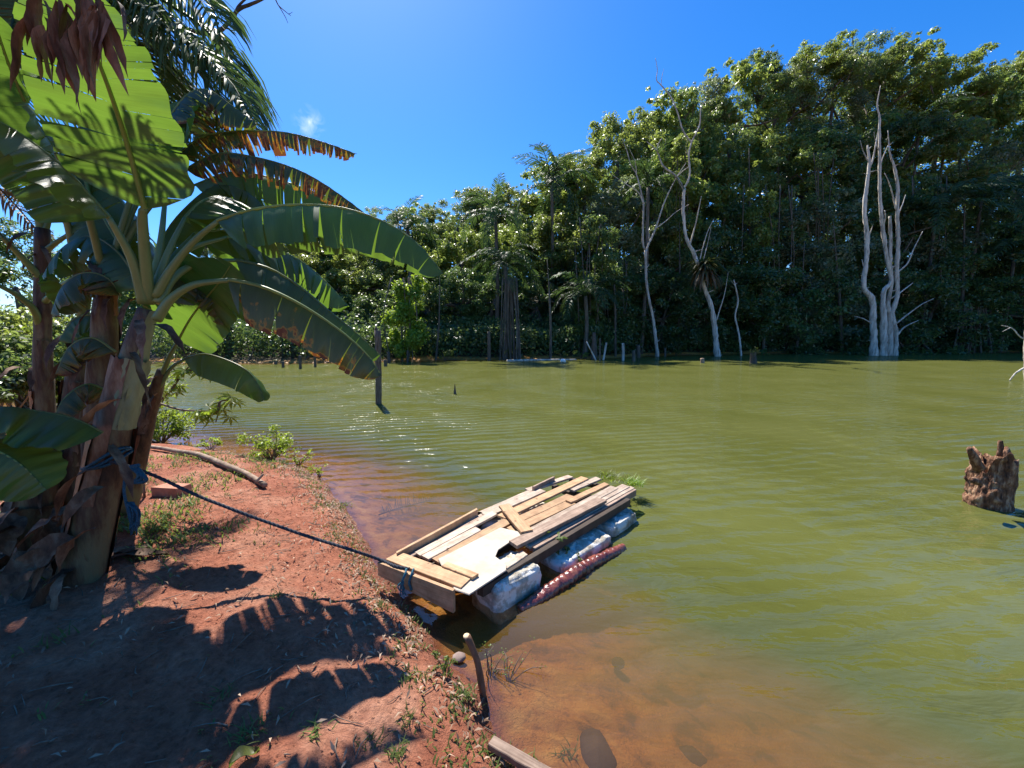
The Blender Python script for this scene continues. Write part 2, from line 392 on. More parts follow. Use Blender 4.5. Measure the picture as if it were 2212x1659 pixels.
M['foam'] = surface_mat('weathered_foam', (0.14, 0.11, 0.06), (0.50, 0.45, 0.36), (0.74, 0.70, 0.61), scale=7, rough=0.85, bump=0.9, bscale=70, bdist=0.008, contrast=(0.3, 0.55))
M['woodnew'] = wood_mat('pine_board', (0.38, 0.21, 0.10), (0.56, 0.355, 0.195))
M['woodold'] = wood_mat('weathered_board', (0.33, 0.235, 0.165), (0.60, 0.48, 0.37))
M['woodgrey'] = wood_mat('grey_brown_board', (0.20, 0.125, 0.085), (0.42, 0.30, 0.22))
M['ply'] = surface_mat('pale_plywood', (0.40, 0.33, 0.25), (0.52, 0.45, 0.36), scale=5, rough=0.75, bump=0.3, bscale=60, bdist=0.003)
M['beam'] = wood_mat('wet_dark_beam', (0.03, 0.022, 0.016), (0.09, 0.06, 0.04))
M['rope'] = surface_mat('dark_rope', (0.015, 0.02, 0.03), (0.05, 0.06, 0.075), scale=200, rough=0.8, bump=0.5, bscale=200)
M['bluerope'] = surface_mat('blue_rope', (0.008, 0.035, 0.06), (0.015, 0.09, 0.14), scale=90, rough=0.6, bump=0.5, bscale=200)
M['tealrope'] = surface_mat('teal_rope', (0.01, 0.04, 0.06), (0.02, 0.15, 0.2), scale=90, rough=0.5, bump=0.5, bscale=200)
M['brick'] = surface_mat('red_brick', (0.30, 0.12, 0.075), (0.42, 0.2, 0.13), scale=12, rough=0.9, bump=0.5, bscale=90)
M['stone'] = surface_mat('dark_stone_and_shadow', (0.015, 0.01, 0.009), (0.04, 0.026, 0.02), scale=8, rough=0.8, bump=0.4)
M['paleStone'] = surface_mat('pale_stone', (0.16, 0.11, 0.09), (0.28, 0.21, 0.18), scale=8, rough=0.8, bump=0.4)
M['twig'] = surface_mat('twig_bark', (0.10, 0.07, 0.05), (0.24, 0.18, 0.13), scale=20, rough=0.8, bump=0.3)
M['stick'] = surface_mat('brown_stick', (0.10, 0.05, 0.028), (0.24, 0.125, 0.07), scale=20, stretch=(1, 1, 0.3), rough=0.6, bump=0.4, bscale=60)
M['white'] = surface_mat('white_plastic', (0.7, 0.7, 0.68), (0.8, 0.8, 0.78), rough=0.5, bump=0.1)
M['cutwood'] = surface_mat('cut_wood', (0.5, 0.36, 0.2), (0.62, 0.48, 0.3), rough=0.8, bump=0.2)

def ground_material():
    m, ns, ls = newmat('red_soil')
    tcn = ns.new('ShaderNodeTexCoord')
    n1 = node(ns, 'ShaderNodeTexNoise', i_Scale=1.7, i_Detail=8, i_Roughness=0.65); ls.new(tcn.outputs['Object'], n1.inputs['Vector'])
    n2 = node(ns, 'ShaderNodeTexNoise', i_Scale=26, i_Detail=8, i_Roughness=0.75); ls.new(tcn.outputs['Object'], n2.inputs['Vector'])
    r1 = ramp(ns, [(0.32, (0.25, 0.07, 0.032)), (0.5, (0.38, 0.135, 0.072)), (0.68, (0.48, 0.23, 0.14))]); ls.new(n1.outputs[0], r1.inputs[0])
    r2 = ramp(ns, [(0.3, (0.42, 0.38, 0.36)), (0.55, (1, 1, 1)), (0.75, (1.4, 1.5, 1.6))]); ls.new(n2.outputs[0], r2.inputs[0])
    ml = node(ns, 'ShaderNodeMixRGB', blend_type='MULTIPLY'); ml.inputs[0].default_value = 0.8
    ls.new(r1.outputs[0], ml.inputs[1]); ls.new(r2.outputs[0], ml.inputs[2])
    # bed under water: orange-brown silt; forest floor: dark humus
    at = ns.new('ShaderNodeAttribute'); at.attribute_name = 'val'     # 0 bank, 1 pond bed, 2 forest floor
    bed = node(ns, 'ShaderNodeMapRange'); bed.inputs[1].default_value = 0; bed.inputs[2].default_value = 1; ls.new(at.outputs['Fac'], bed.inputs[0])
    n3 = node(ns, 'ShaderNodeTexNoise', i_Scale=5.5, i_Detail=6, i_Roughness=0.6, i_Distortion=0.5); ls.new(tcn.outputs['Object'], n3.inputs['Vector'])
    r3 = ramp(ns, [(0.36, (0.24, 0.12, 0.035)), (0.46, (0.60, 0.26, 0.055)), (0.62, (0.75, 0.40, 0.11))]); ls.new(n3.outputs[0], r3.inputs[0])
    # net pattern for painted caustic light lines on the bed; output not linked
    vo = node(ns, 'ShaderNodeTexVoronoi', feature='DISTANCE_TO_EDGE', i_Scale=38); ls.new(tcn.outputs['Object'], vo.inputs['Vector'])
    c1 = node(ns, 'ShaderNodeMixRGB'); ls.new(bed.outputs[0], c1.inputs[0]); ls.new(ml.outputs[0], c1.inputs[1]); ls.new(r3.outputs[0], c1.inputs[2])
    fl = node(ns, 'ShaderNodeMapRange'); fl.inputs[1].default_value = 1.3; fl.inputs[2].default_value = 2; ls.new(at.outputs['Fac'], fl.inputs[0])
    r4 = ramp(ns, [(0.35, (0.03, 0.022, 0.014)), (0.6, (0.07, 0.06, 0.03))]); ls.new(n1.outputs[0], r4.inputs[0])
    c2 = node(ns, 'ShaderNodeMixRGB'); ls.new(fl.outputs[0], c2.inputs[0]); ls.new(c1.outputs[0], c2.inputs[1]); ls.new(r4.outputs[0], c2.inputs[2])
    n4 = node(ns, 'ShaderNodeTexNoise', i_Scale=70, i_Detail=6, i_Roughness=0.7); ls.new(tcn.outputs['Object'], n4.inputs['Vector'])
    sm = node(ns, 'ShaderNodeMath', operation='ADD'); ls.new(n2.outputs[0], sm.inputs[0])
    hm = node(ns, 'ShaderNodeMath', operation='MULTIPLY'); hm.inputs[1].default_value = 0.5; ls.new(n4.outputs[0], hm.inputs[0]); ls.new(hm.outputs[0], sm.inputs[1])
    bp = node(ns, 'ShaderNodeBump', i_Strength=1.0, i_Distance=0.03); ls.new(sm.outputs[0], bp.inputs['Height'])
    # wet sheen close to the water line
    geo = ns.new('ShaderNodeNewGeometry'); sz = ns.new('ShaderNodeSeparateXYZ'); ls.new(geo.outputs['Position'], sz.inputs[0])
    wet = node(ns, 'ShaderNodeMapRange'); wet.inputs[1].default_value = 0.015; wet.inputs[2].default_value = 0.07; wet.inputs[3].default_value = 0.35; wet.inputs[4].default_value = 0.9
    ls.new(sz.outputs['Z'], wet.inputs[0])
    wc_ = node(ns, 'ShaderNodeMapRange'); wc_.inputs[1].default_value = 0.01; wc_.inputs[2].default_value = 0.08; wc_.inputs[3].default_value = 0.62; wc_.inputs[4].default_value = 1.0
    ls.new(sz.outputs['Z'], wc_.inputs[0])
    c3 = node(ns, 'ShaderNodeHueSaturation'); ls.new(c2.outputs[0], c3.inputs['Color']); ls.new(wc_.outputs[0], c3.inputs['Value'])
    pb = node(ns, 'ShaderNodeBsdfPrincipled'); pb.inputs['Specular IOR Level'].default_value = 0.3
    ls.new(wet.outputs[0], pb.inputs['Roughness']); ls.new(c3.outputs[0], pb.inputs['Base Color']); ls.new(bp.outputs[0], pb.inputs['Normal'])
    o = ns.new('ShaderNodeOutputMaterial'); ls.new(pb.outputs[0], o.inputs[0])
    return m
M['ground'] = ground_material()

def water_material():
    m, ns, ls = newmat('pond_water')
    geo = ns.new('ShaderNodeNewGeometry')
    at = ns.new('ShaderNodeAttribute'); at.attribute_name = 'val'      # depth in metres
    # --- waves
    mp = ns.new('ShaderNodeMapping'); mp.inputs['Rotation'].default_value = (0, 0, R(-14)); ls.new(geo.outputs['Position'], mp.inputs[0])
    wv = node(ns, 'ShaderNodeTexWave', wave_type='BANDS', bands_direction='Y', i_Scale=1.25, i_Distortion=5.5, i_Detail=2.0)
    wv.inputs['Detail Scale'].default_value = 0.55; wv.inputs['Detail Roughness'].default_value = 0.5
    ls.new(mp.outputs[0], wv.inputs['Vector'])
    mp2 = ns.new('ShaderNodeMapping'); mp2.inputs['Scale'].default_value = (0.55, 1.5, 1); mp2.inputs['Rotation'].default_value = (0, 0, R(10)); ls.new(geo.outputs['Position'], mp2.inputs[0])
    na = node(ns, 'ShaderNodeTexNoise', i_Scale=4.2, i_Detail=3.5, i_Roughness=0.55, i_Distortion=0.4); ls.new(mp2.outputs[0], na.inputs['Vector'])
    nc = node(ns, 'ShaderNodeTexNoise', i_Scale=1.1, i_Detail=2, i_Roughness=0.5); ls.new(mp2.outputs[0], nc.inputs['Vector'])
    # calm / ruffled patches
    npz = node(ns, 'ShaderNodeTexNoise', i_Scale=0.45, i_Detail=3); ls.new(geo.outputs['Position'], npz.inputs['Vector'])
    pr = node(ns, 'ShaderNodeMapRange'); pr.inputs[1].default_value = 0.38; pr.inputs[2].default_value = 0.6; pr.inputs[3].default_value = 0.35; pr.inputs[4].default_value = 1.0
    ls.new(npz.outputs[0], pr.inputs[0])
    cal = node(ns, 'ShaderNodeMapRange'); cal.inputs[1].default_value = 0.05; cal.inputs[2].default_value = 0.55; cal.inputs[3].default_value = 0.12; cal.inputs[4].default_value = 1.0
    ls.new(at.outputs['Fac'], cal.inputs[0])
    amp = node(ns, 'ShaderNodeMath', operation='MULTIPLY'); ls.new(pr.outputs[0], amp.inputs[0]); ls.new(cal.outputs[0], amp.inputs[1])
    nf = node(ns, 'ShaderNodeTexNoise', i_Scale=11, i_Detail=2.5, i_Roughness=0.6); ls.new(mp2.outputs[0], nf.inputs['Vector'])
    w0 = node(ns, 'ShaderNodeMath', operation='MULTIPLY'); w0.inputs[1].default_value = 0.13; ls.new(nf.outputs[0], w0.inputs[0])
    w1 = node(ns, 'ShaderNodeMath', operation='MULTIPLY_ADD'); w1.inputs[1].default_value = 0.36; ls.new(wv.outputs['Fac'], w1.inputs[0]); ls.new(w0.outputs[0], w1.inputs[2])
    w2 = node(ns, 'ShaderNodeMath', operation='MULTIPLY_ADD'); w2.inputs[1].default_value = 1.0; ls.new(na.outputs[0], w2.inputs[0]); ls.new(w1.outputs[0], w2.inputs[2])
    w3 = node(ns, 'ShaderNodeMath', operation='MULTIPLY_ADD'); w3.inputs[1].default_value = 1.4; ls.new(nc.outputs[0], w3.inputs[0]); ls.new(w2.outputs[0], w3.inputs[2])
    w4 = node(ns, 'ShaderNodeMath', operation='MULTIPLY'); ls.new(w3.outputs[0], w4.inputs[0]); ls.new(amp.outputs[0], w4.inputs[1])
    bp = node(ns, 'ShaderNodeBump', i_Strength=1.0, i_Distance=0.05); ls.new(w4.outputs[0], bp.inputs['Height'])
    bp2 = node(ns, 'ShaderNodeBump', i_Strength=1.0, i_Distance=0.03); ls.new(w4.outputs[0], bp2.inputs['Height'])
    # --- murk: opacity from depth
    ex = node(ns, 'ShaderNodeMath', operation='MULTIPLY'); ex.inputs[1].default_value = -3.1; ls.new(at.outputs['Fac'], ex.inputs[0])
    ee = node(ns, 'ShaderNodeMath', operation='EXPONENT'); ls.new(ex.outputs[0], ee.inputs[0])
    op = node(ns, 'ShaderNodeMath', operation='SUBTRACT', use_clamp=True); op.inputs[0].default_value = 1.0; ls.new(ee.outputs[0], op.inputs[1])
    ng = node(ns, 'ShaderNodeTexNoise', i_Scale=0.6, i_Detail=4); ls.new(geo.outputs['Position'], ng.inputs['Vector'])
    gr = ramp(ns, [(0.3, (0.090, 0.098, 0.022)), (0.7, (0.114, 0.121, 0.034))]); ls.new(ng.outputs[0], gr.inputs[0])
    ts = node(ns, 'ShaderNodeMapRange'); ts.inputs[1].default_value = 0.08; ts.inputs[2].default_value = 0.4; ls.new(at.outputs['Fac'], ts.inputs[0])
    sc_ = node(ns, 'ShaderNodeMixRGB'); ls.new(ts.outputs[0], sc_.inputs[0]); sc_.inputs[1].default_value = (0.22, 0.125, 0.03, 1); ls.new(gr.outputs[0], sc_.inputs[2])
    df = ns.new('ShaderNodeBsdfDiffuse'); ls.new(sc_.outputs[0], df.inputs['Color']); ls.new(bp2.outputs[0], df.inputs['Normal'])
    tt = node(ns, 'ShaderNodeMapRange'); tt.inputs[1].default_value = 0; tt.inputs[2].default_value = 0.2; ls.new(at.outputs['Fac'], tt.inputs[0])
    tcx = node(ns, 'ShaderNodeMixRGB'); ls.new(tt.outputs[0], tcx.inputs[0]); tcx.inputs[1].default_value = (0.99, 0.93, 0.86, 1); tcx.inputs[2].default_value = (0.97, 0.76, 0.46, 1)
    tp = ns.new('ShaderNodeBsdfTransparent'); ls.new(tcx.outputs[0], tp.inputs['Color'])
    mx = ns.new('ShaderNodeMixShader'); ls.new(op.outputs[0], mx.inputs[0]); ls.new(tp.outputs[0], mx.inputs[1]); ls.new(df.outputs[0], mx.inputs[2])
    fr = node(ns, 'ShaderNodeFresnel', i_IOR=1.62); ls.new(bp.outputs[0], fr.inputs['Normal'])
    frm = node(ns, 'ShaderNodeMath', operation='MINIMUM'); frm.inputs[1].default_value = 0.36; ls.new(fr.outputs[0], frm.inputs[0])
    gl = node(ns, 'ShaderNodeBsdfGlossy', i_Roughness=0.06); ls.new(bp.outputs[0], gl.inputs['Normal'])
    mg = ns.new('ShaderNodeMixShader'); ls.new(frm.outputs[0], mg.inputs[0]); ls.new(mx.outputs[0], mg.inputs[1]); ls.new(gl.outputs[0], mg.inputs[2])
    o = ns.new('ShaderNodeOutputMaterial'); ls.new(mg.outputs[0], o.inputs[0])
    return m
M['water'] = water_material()

# ------------------------------------------------------------------ terrain: one sheet, bank + pond bed + far hillside
near = [(4, -3.5), (1.6, 0.1), (0.8, 0.95), (0.35, 1.22), (0.05, 1.46), (-0.09, 1.62), (-0.14, 1.85), (-0.34, 2.0), (-0.56, 2.25), (-0.83, 2.62),
        (-1.17, 3.1), (-1.62, 3.75), (-2.3, 4.6), (-3.15, 5.4), (-4.73, 6.05), (-6.4, 6.6), (-8.5, 7.6), (-11.9, 8.9), (-19, 12.5), (-25, 18), (-27, 24)]
far = [G(380, 783), G(480, 784), G(600, 784), G(700, 783), G(830, 779), G(930, 778), G(1050, 777), G(1180, 775.5), G(1300, 774), G(1400, 768), G(1600, 764), G(1800, 763), G(2000, 761), G(2212, 761)]
pond = near + [(-25.5, 26.2)] + [(p[0], p[1]) for p in far[1:]] + [(75, 41), (95, 20), (80, -20), (20, -14)]
pond = np.array(pond, float)
def wnoise(x, y, s, seed=0.0):
    """cheap smooth pseudo-noise"""
    k = seed * 1.37
    return (np.sin(x * s + k + 1.7 * np.sin(y * s * 0.7 + k)) + np.sin(y * s * 1.13 + 2 * k + 1.3 * np.sin(x * s * 0.9 - k)) + 0.6 * np.sin((x + y) * s * 1.9 + 3 * k + np.sin((x - y) * s * 1.3))) / 2.6
def sdist(x, y):
    """signed distance to the water line, positive on land"""
    x = np.asarray(x, float); y = np.asarray(y, float)
    x = x + 0.05 * wnoise(x, y, 5.0, 1); y = y + 0.05 * wnoise(x, y, 6.3, 2)
    best = np.full(x.shape, 1e9); inside = np.zeros(x.shape, bool)
    n = len(pond)
    for i in range(n):
        ax, ay = pond[i]; bx, by = pond[(i + 1) % n]
        dx, dy = bx - ax, by - ay
        t = np.clip(((x - ax) * dx + (y - ay) * dy) / (dx * dx + dy * dy), 0, 1)
        best = np.minimum(best, np.hypot(x - ax - t * dx, y - ay - t * dy))
        c = ((ay > y) != (by > y)) & (x < (bx - ax) * (y - ay) / (by - ay + 1e-12) + ax)
        inside ^= c
    return np.where(inside, -best, best)
def height(x, y, rough=True):
    x = np.asarray(x, float); y = np.asarray(y, float)
    d = sdist(x, y)
    isfar = np.clip((y - 17) / 5, 0, 1) * np.clip((x + 32) / 6, 0, 1)
    land = 0.25 * (1 - np.exp(-np.maximum(d, 0) / 0.42)) + 0.012 * np.minimum(np.maximum(d, 0), 10)
    hill = np.minimum(np.maximum(d - 1.5, 0) * 0.6, 13 + 3 * wnoise(x, y, 0.05)) * (0.45 + 0.55 * np.clip((x + 8) / 25, 0, 1))
    land = land + isfar * hill
    dep = np.maximum(-d, 0)
    bed = -np.minimum(0.25 * dep + 0.10 * np.maximum(dep - 0.9, 0) ** 2, 1.6)
    h = np.where(d > 0, land, bed)
    if rough:
        nearw = np.exp(-np.maximum(np.hypot(x + 1, y - 2.5) - 4, 0) / 4)
        h = h + nearw * (0.013 * wnoise(x, y, 9, 3) + 0.009 * wnoise(x, y, 23, 4) + 0.005 * wnoise(x, y, 51, 5)) * np.clip(0.35 + np.abs(d) * 2, 0, 1)
        h = h + np.clip(d, 0, 1) * 0.03 * wnoise(x, y, 1.9, 6)
    return h
def gz(x, y): return float(height(np.array([x]), np.array([y]))[0])

def axis(parts):
    out = []
    for a, b, s in parts: out.append(np.arange(a, b - 1e-9, s))
    return np.unique(np.concatenate(out + [[parts[-1][1]]]))
xs = axis([(-700, -100, 40), (-100, -30, 5), (-30, -8, 0.8), (-8, -5, 0.1), (-5, 2.2, 0.026), (2.2, 5, 0.12), (5, 14, 0.6), (14, 80, 2), (80, 160, 10), (160, 700, 45)])
ys = axis([(-400, -20, 30), (-20, -2, 1.2), (-2, 0.8, 0.12), (0.8, 4.6, 0.026), (4.6, 8, 0.08), (8, 20, 0.5), (20, 60, 1.2), (60, 150, 6), (150, 900, 50)])
def grid_mesh(name, xs, ys, zf, mat, attr):
    X, Y = np.meshgrid(xs, ys); Z = zf(X.ravel(), Y.ravel()); nx, ny = len(xs), len(ys)
    V = np.c_[X.ravel(), Y.ravel(), Z]
    i = np.arange(nx - 1)[None, :] + np.arange(ny - 1)[:, None] * nx
    Q = np.stack([i, i + 1, i + 1 + nx, i + nx], -1).reshape(-1, 4)
    return quads_mesh(name, V, Q, mat, attr(X.ravel(), Y.ravel(), Z))
def quads_mesh(name, V, Q, mat, val=None, smooth=True, parent=None, uv=None):
    me = bpy.data.meshes.new(name)
    off = OFF.get(parent.name, np.zeros(3)) if parent is not None else np.zeros(3)
    V = V - off
    me.vertices.add(len(V)); me.vertices.foreach_set('co', V.astype(np.float32).ravel())
    me.loops.add(Q.size); me.loops.foreach_set('vertex_index', Q.astype(np.int32).ravel())
    me.polygons.add(len(Q)); me.polygons.foreach_set('loop_start', np.arange(len(Q), dtype=np.int32) * Q.shape[1])
    if smooth: me.polygons.foreach_set('use_smooth', np.ones(len(Q), bool))
    if val is not None:
        a = me.attributes.new('val', 'FLOAT', 'POINT'); a.data.foreach_set('value', val.astype(np.float32))
    me.materials.append(mat); me.update(calc_edges=True)
    if name is None: return me
    o = bpy.data.objects.new(name, me); col.objects.link(o)
    if parent is not None: o.parent = parent
    OFF[o.name] = off
    return o
def gattr(X, Y, Z):
    d = sdist(X, Y)
    v = np.clip(-d / 0.12, 0, 1)
    fl = np.clip((Y - 15) / 5, 0, 1) * np.clip(d / 0.5, 0, 1)
    fl = np.maximum(fl, np.clip((-X - 6) / 3, 0, 1) * np.clip(d / 0.5, 0, 1) * 0.9)
    return np.where(fl > 0.01, 1.0 * (d < 0) + 2 * fl * (d > 0), v)
g = grid_mesh('ground', xs, ys, height, M['ground'], gattr); tag(g, kind='structure', label='red soil bank, pond bed and the far wooded slope')
wx = axis([(-30, -8, 0.8), (-8, -3, 0.15), (-3, 3, 0.05), (3, 8, 0.2), (8, 100, 3)])
wy = axis([(-20, 0.4, 0.6), (0.4, 5, 0.05), (5, 9, 0.15), (9, 44, 0.8)])
w = grid_mesh('water', wx, wy, lambda x, y: np.zeros(len(x)), M['water'], lambda X, Y, Z: np.clip(-height(X, Y, False), 0, 3))
tag(w, kind='structure', label='murky green pond, orange in the shallows')

# ------------------------------------------------------------------ foliage primitives
def leaves(P, Nrm, size, aspect=0.45, fold=0.18, r=None, tipdir=None):
    """kite leaves: P (n,3) centres, Nrm normals; returns V, Q, val"""
    r = r or rng; n = len(P)
    Nrm = Nrm / (np.linalg.norm(Nrm, axis=1)[:, None] + 1e-9)
    a = r.normal(size=(n, 3)) if tipdir is None else tipdir + r.normal(0, 0.35, (n, 3))
    a -= Nrm * np.sum(a * Nrm, 1)[:, None]; a /= np.linalg.norm(a, axis=1)[:, None] + 1e-9
    b = np.cross(Nrm, a)
    s = (size * r.uniform(0.65, 1.3, n))[:, None]
    base = P - a * s * 0.5; tip = P + a * s * 0.5 - Nrm * s * 0.12
    lf = P + b * s * aspect * 0.5 + Nrm * s * fold * 0.4; rt = P - b * s * aspect * 0.5 + Nrm * s * fold * 0.4
    V = np.stack([base, rt, tip, lf], 1).reshape(-1, 3)
    Q = np.arange(4 * n).reshape(-1, 4)
    val = np.repeat(r.uniform(0, 1, n), 4)
    return V, Q, val
def clumps(r, C, rad, n, size, upbias=0.35, squash=0.7, aspect=0.45, shell=0.6):
    """n leaves on clumps (centres C, radii rad)"""
    pr = rad ** 2 / np.sum(rad ** 2)
    k = r.choice(len(C), n, p=pr)
    d = r.normal(size=(n, 3)); d[:, 2] += upbias; d /= np.linalg.norm(d, axis=1)[:, None]
    rr = rad[k] * (shell + (1 - shell) * r.uniform(-0.6, 1, n)) * (1 + 0.22 * np.sin(d[:, 0] * 5 + k) * np.sin(d[:, 1] * 6 + 2 * k))
    P = C[k] + d * rr[:, None] * np.array((1, 1, squash))
    Nn = d * 0.8 + np.array((0, 0, 0.45)) + r.normal(0, 0.55, (n, 3))
    V, Q, val = leaves(P, Nn, size, aspect, r=r)
    val = np.clip(val * 0.6 + np.repeat((np.sin(k * 12.9) * 0.5 + 0.5), 4) * 0.5, 0, 1)
    return V, Q, val
def mesh_only(V, Q, mat, val, name):
    o = quads_mesh(name, V, Q, mat, val, smooth=False); me = o.data
    bpy.data.objects.remove(o); return me

# crown variants, unit: radius about 1 horizontally, top at z=0, reaching down to about -2.4
def crown_variant(seed, mat, n, size, style):
    r = np.random.default_rng(seed)
    if style == 'round': nc, zr, lo = 46, 0.95, -0.9
    elif style == 'tall': nc, zr, lo = 60, 1.5, -1.5
    elif style == 'flat': nc, zr, lo = 40, 0.6, -0.5
    else: nc, zr, lo = 60, 1.4, -1.5
    d = r.normal(size=(nc, 3)); d /= np.linalg.norm(d, axis=1)[:, None]
    q = r.uniform(0.35, 1, nc) ** 0.5
    C = d * q[:, None] * np.array((0.8, 0.8, zr))
    rad = r.uniform(0.11, 0.29, nc)
    C[:, 2] -= zr + 0.1
    if style == 'vine':
        m = r.integers(5, 8)
        a = r.uniform(0, 2 * math.pi, m * 5); z = -zr - np.tile(np.arange(5), m) * 0.33
        a = np.repeat(r.uniform(math.pi, 2 * math.pi, m), 5)
        C2 = np.c_[np.cos(a) * 0.8, np.sin(a) * 0.8, z - 0.3]; C = np.vstack([C, C2]); rad = np.r_[rad, np.full(len(C2), 0.2)]
    # outlying sprays breaking the outline
    k = 34; d = r.normal(size=(k, 3)); d[:, 2] = np.abs(d[:, 2]) - .15; d /= np.linalg.norm(d, axis=1)[:, None]
    C3 = d * np.array((1.0, 1.0, zr + 0.03)) * r.uniform(.86, 1.14, (k, 1)); C3[:, 2] -= zr + 0.1
    C = np.vstack([C, C3]); rad = np.r_[rad, r.uniform(0.06, 0.13, k)]
    return mesh_only(*[x for x in (lambda t: (t[0], t[1], mat, t[2]))(clumps(r, C, rad, n, size))], 'crown'), C
CR = []
for i, (mt, n, size, st) in enumerate([('leafA', 15000, 0.062, 'round'), ('leafB', 26000, 0.042, 'tall'), ('leafC', 17000, 0.058, 'vine'),
                                       ('leafA', 9500, 0.095, 'tall'), ('leafS', 22000, 0.045, 'flat'), ('leafS', 16000, 0.06, 'vine'),
                                       ('leafC', 15000, 0.055, 'round'), ('leafB', 9000, 0.1, 'flat')]):
    CR.append(crown_variant(100 + i, M[mt], n, size, st))

def trunk_mesh(seed, limbs):
    r = np.random.default_rng(seed); mb = MB()
    return mb

def forest_tree(u, vtop, y, rad, var, label, group=None, rotz=0.0, squash=1.0, trunk=True):
    p = W(u, vtop, y); x0 = p[0]; g0 = gz(x0, y)
    t = thing('forest_tree', label, 'tree', (x0, y, g0), group)
    me, C = CR[var]
    o = bpy.data.objects.new('crown', me); col.objects.link(o); o.parent = t
    o.location = (0, 0, p[2] - g0); o.scale = (rad, rad, rad * squash); o.rotation_euler = (0, 0, rotz)
    if trunk:
        mb = MB(); h = max(p[2] - rad * 1.0, g0 + 1.5); r0 = 0.10 + rad * 0.045
        rr = np.random.default_rng(int(u * 7 + vtop))
        P = [(x0, y, g0 - 0.3), (x0 + rr.normal(0, .25), y + rr.normal(0, .2), g0 * .6 + h * .4), (x0 + rr.normal(0, .35), y + rr.normal(0, .2), h)]
        tube(mb, P, [r0 * 1.25, r0, r0 * 0.5], 7, 9, rough=0.1)
        for k in range(5):
            c = C[rr.integers(len(C))]; a = rotz
            cx = x0 + rad * (c[0] * math.cos(a) - c[1] * math.sin(a)); cy = y + rad * (c[0] * math.sin(a) + c[1] * math.cos(a)); cz = p[2] + rad * squash * c[2]
            b = np.array(P[2]) * 0.8 + np.array(P[1]) * 0.2
            tube(mb, [b, (b + np.array((cx, cy, cz))) / 2 + rr.normal(0, .2, 3), (cx, cy, cz)], [r0 * .5, r0 * .35, r0 * .15], 5, 6, cap=False)
        mb.build('trunk', M['bark'], t)
    return t

def sky_v(u):
    X = [0, 380, 780, 900, 955, 1010, 1080, 1130, 1190, 1240, 1275, 1330, 1400, 1460, 1520, 1570, 1620, 1690, 1760, 1850, 1950, 2050, 2090, 2150, 2212, 2350, 2500]
    Vv = [520, 470, 442, 440, 420, 396, 405, 355, 335, 340, 300, 250, 228, 180, 172, 140, 104, 140, 95, 68, 78, 110, 185, 150, 95, 60, 80]
    return float(np.interp(u, X, Vv))
def far_y(u):      # depth of the far shore below picture column u
    return float(np.interp(u, [380, 700, 1050, 1300, 1400, 1600, 2212, 2600], [26, 26.5, 28.5, 30, 34, 37.5, 40, 40]))
marks = [(420, 'far left under the banana leaves'), (520, 'behind the left tuft plant'), (620, 'behind the row of short stubs'),
         (720, 'behind the drooping banana leaf tips'), (815, 'right behind the tall cracked post'), (905, 'between cracked post and black stake'),
         (990, 'above the small black stake'), (1075, 'around the pale root column'), (1160, 'just right of the root column'),
         (1245, 'left of the crossed grey sticks'), (1330, 'behind the two upright grey stubs'), (1415, 'behind the slender forked dead tree'),
         (1500, 'behind the bromeliad dead tree'), (1590, 'behind the thin crooked dead stem'), (1680, 'right of the leafy stub'),
         (1775, 'left of the bleached trees'), (1865, 'behind the single bleached trunk'), (1955, 'behind the bleached multi-stemmed tree'),
         (2055, 'above the grey aerial roots on the right'), (2140, 'just left of the right edge'), (2240, 'cut off by the right edge')]
tones = {0: 'bright yellow-green', 1: 'glossy green', 2: 'dark vine-hung', 3: 'light green', 4: 'silvery flat-topped', 5: 'vine-hung green', 6: 'deep green', 7: 'spreading green'}
rr = np.random.default_rng(5)
for i, (u, ph) in enumerate(marks):
    hgt = 722 - sky_v(u); fy = far_y(u)
    for row in range(4):
        if row == 3 and hgt < 480: continue
        if row == 0: f_, dy, txt = 1.0, 14.0, 'on the skyline'
        elif row == 1: f_, dy, txt = 0.74, 9.5, 'high in the wood'
        elif row == 2: f_, dy, txt = 0.50, 5.5, 'low in the wood'
        else: f_, dy, txt = 0.30, 2.6, 'over the bank'
        if hgt < 480: f_ = (1.0, 0.72, 0.42)[row]
        y = fy + dy + rr.uniform(-0.8, 0.8)
        uu = u + rr.uniform(-22, 22)
        if row == 0: vt = sky_v(uu) + rr.uniform(-4, 14)
        else: vt = 722 - (722 - sky_v(uu)) * f_ + rr.uniform(-22, 22)
        rad = (hgt * PX(y)) * (0.225 if hgt > 480 else 0.27) * rr.uniform(0.88, 1.15)
        rad = float(np.clip(rad, 2.4, 6.0)) * (0.8 if row == 0 else 1)
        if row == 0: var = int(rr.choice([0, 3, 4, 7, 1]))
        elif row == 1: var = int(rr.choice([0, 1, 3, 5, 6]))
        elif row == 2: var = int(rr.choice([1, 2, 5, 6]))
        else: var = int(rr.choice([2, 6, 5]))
        if row == 0:
            u2 = uu + rr.uniform(38, 56); v2 = int(rr.choice([0, 3, 1, 6, 5]))
            forest_tree(u2, sky_v(u2) + rr.uniform(-6, 22), y + rr.uniform(-1.5, 2), rad * rr.uniform(.6, .85), v2, f'smaller {tones[v2]} skyline tree, right neighbour, {ph}', 'trees of the forest across the pond', rr.uniform(0, 6.28), rr.uniform(.9, 1.3))
        forest_tree(uu, vt, y, rad, var, f'{tones[var]} tree {txt}, {ph}', 'trees of the forest across the pond', rr.uniform(0, 6.28) if var not in (2, 5) else rr.uniform(-0.5, 0.5), rr.uniform(0.85, 1.15))

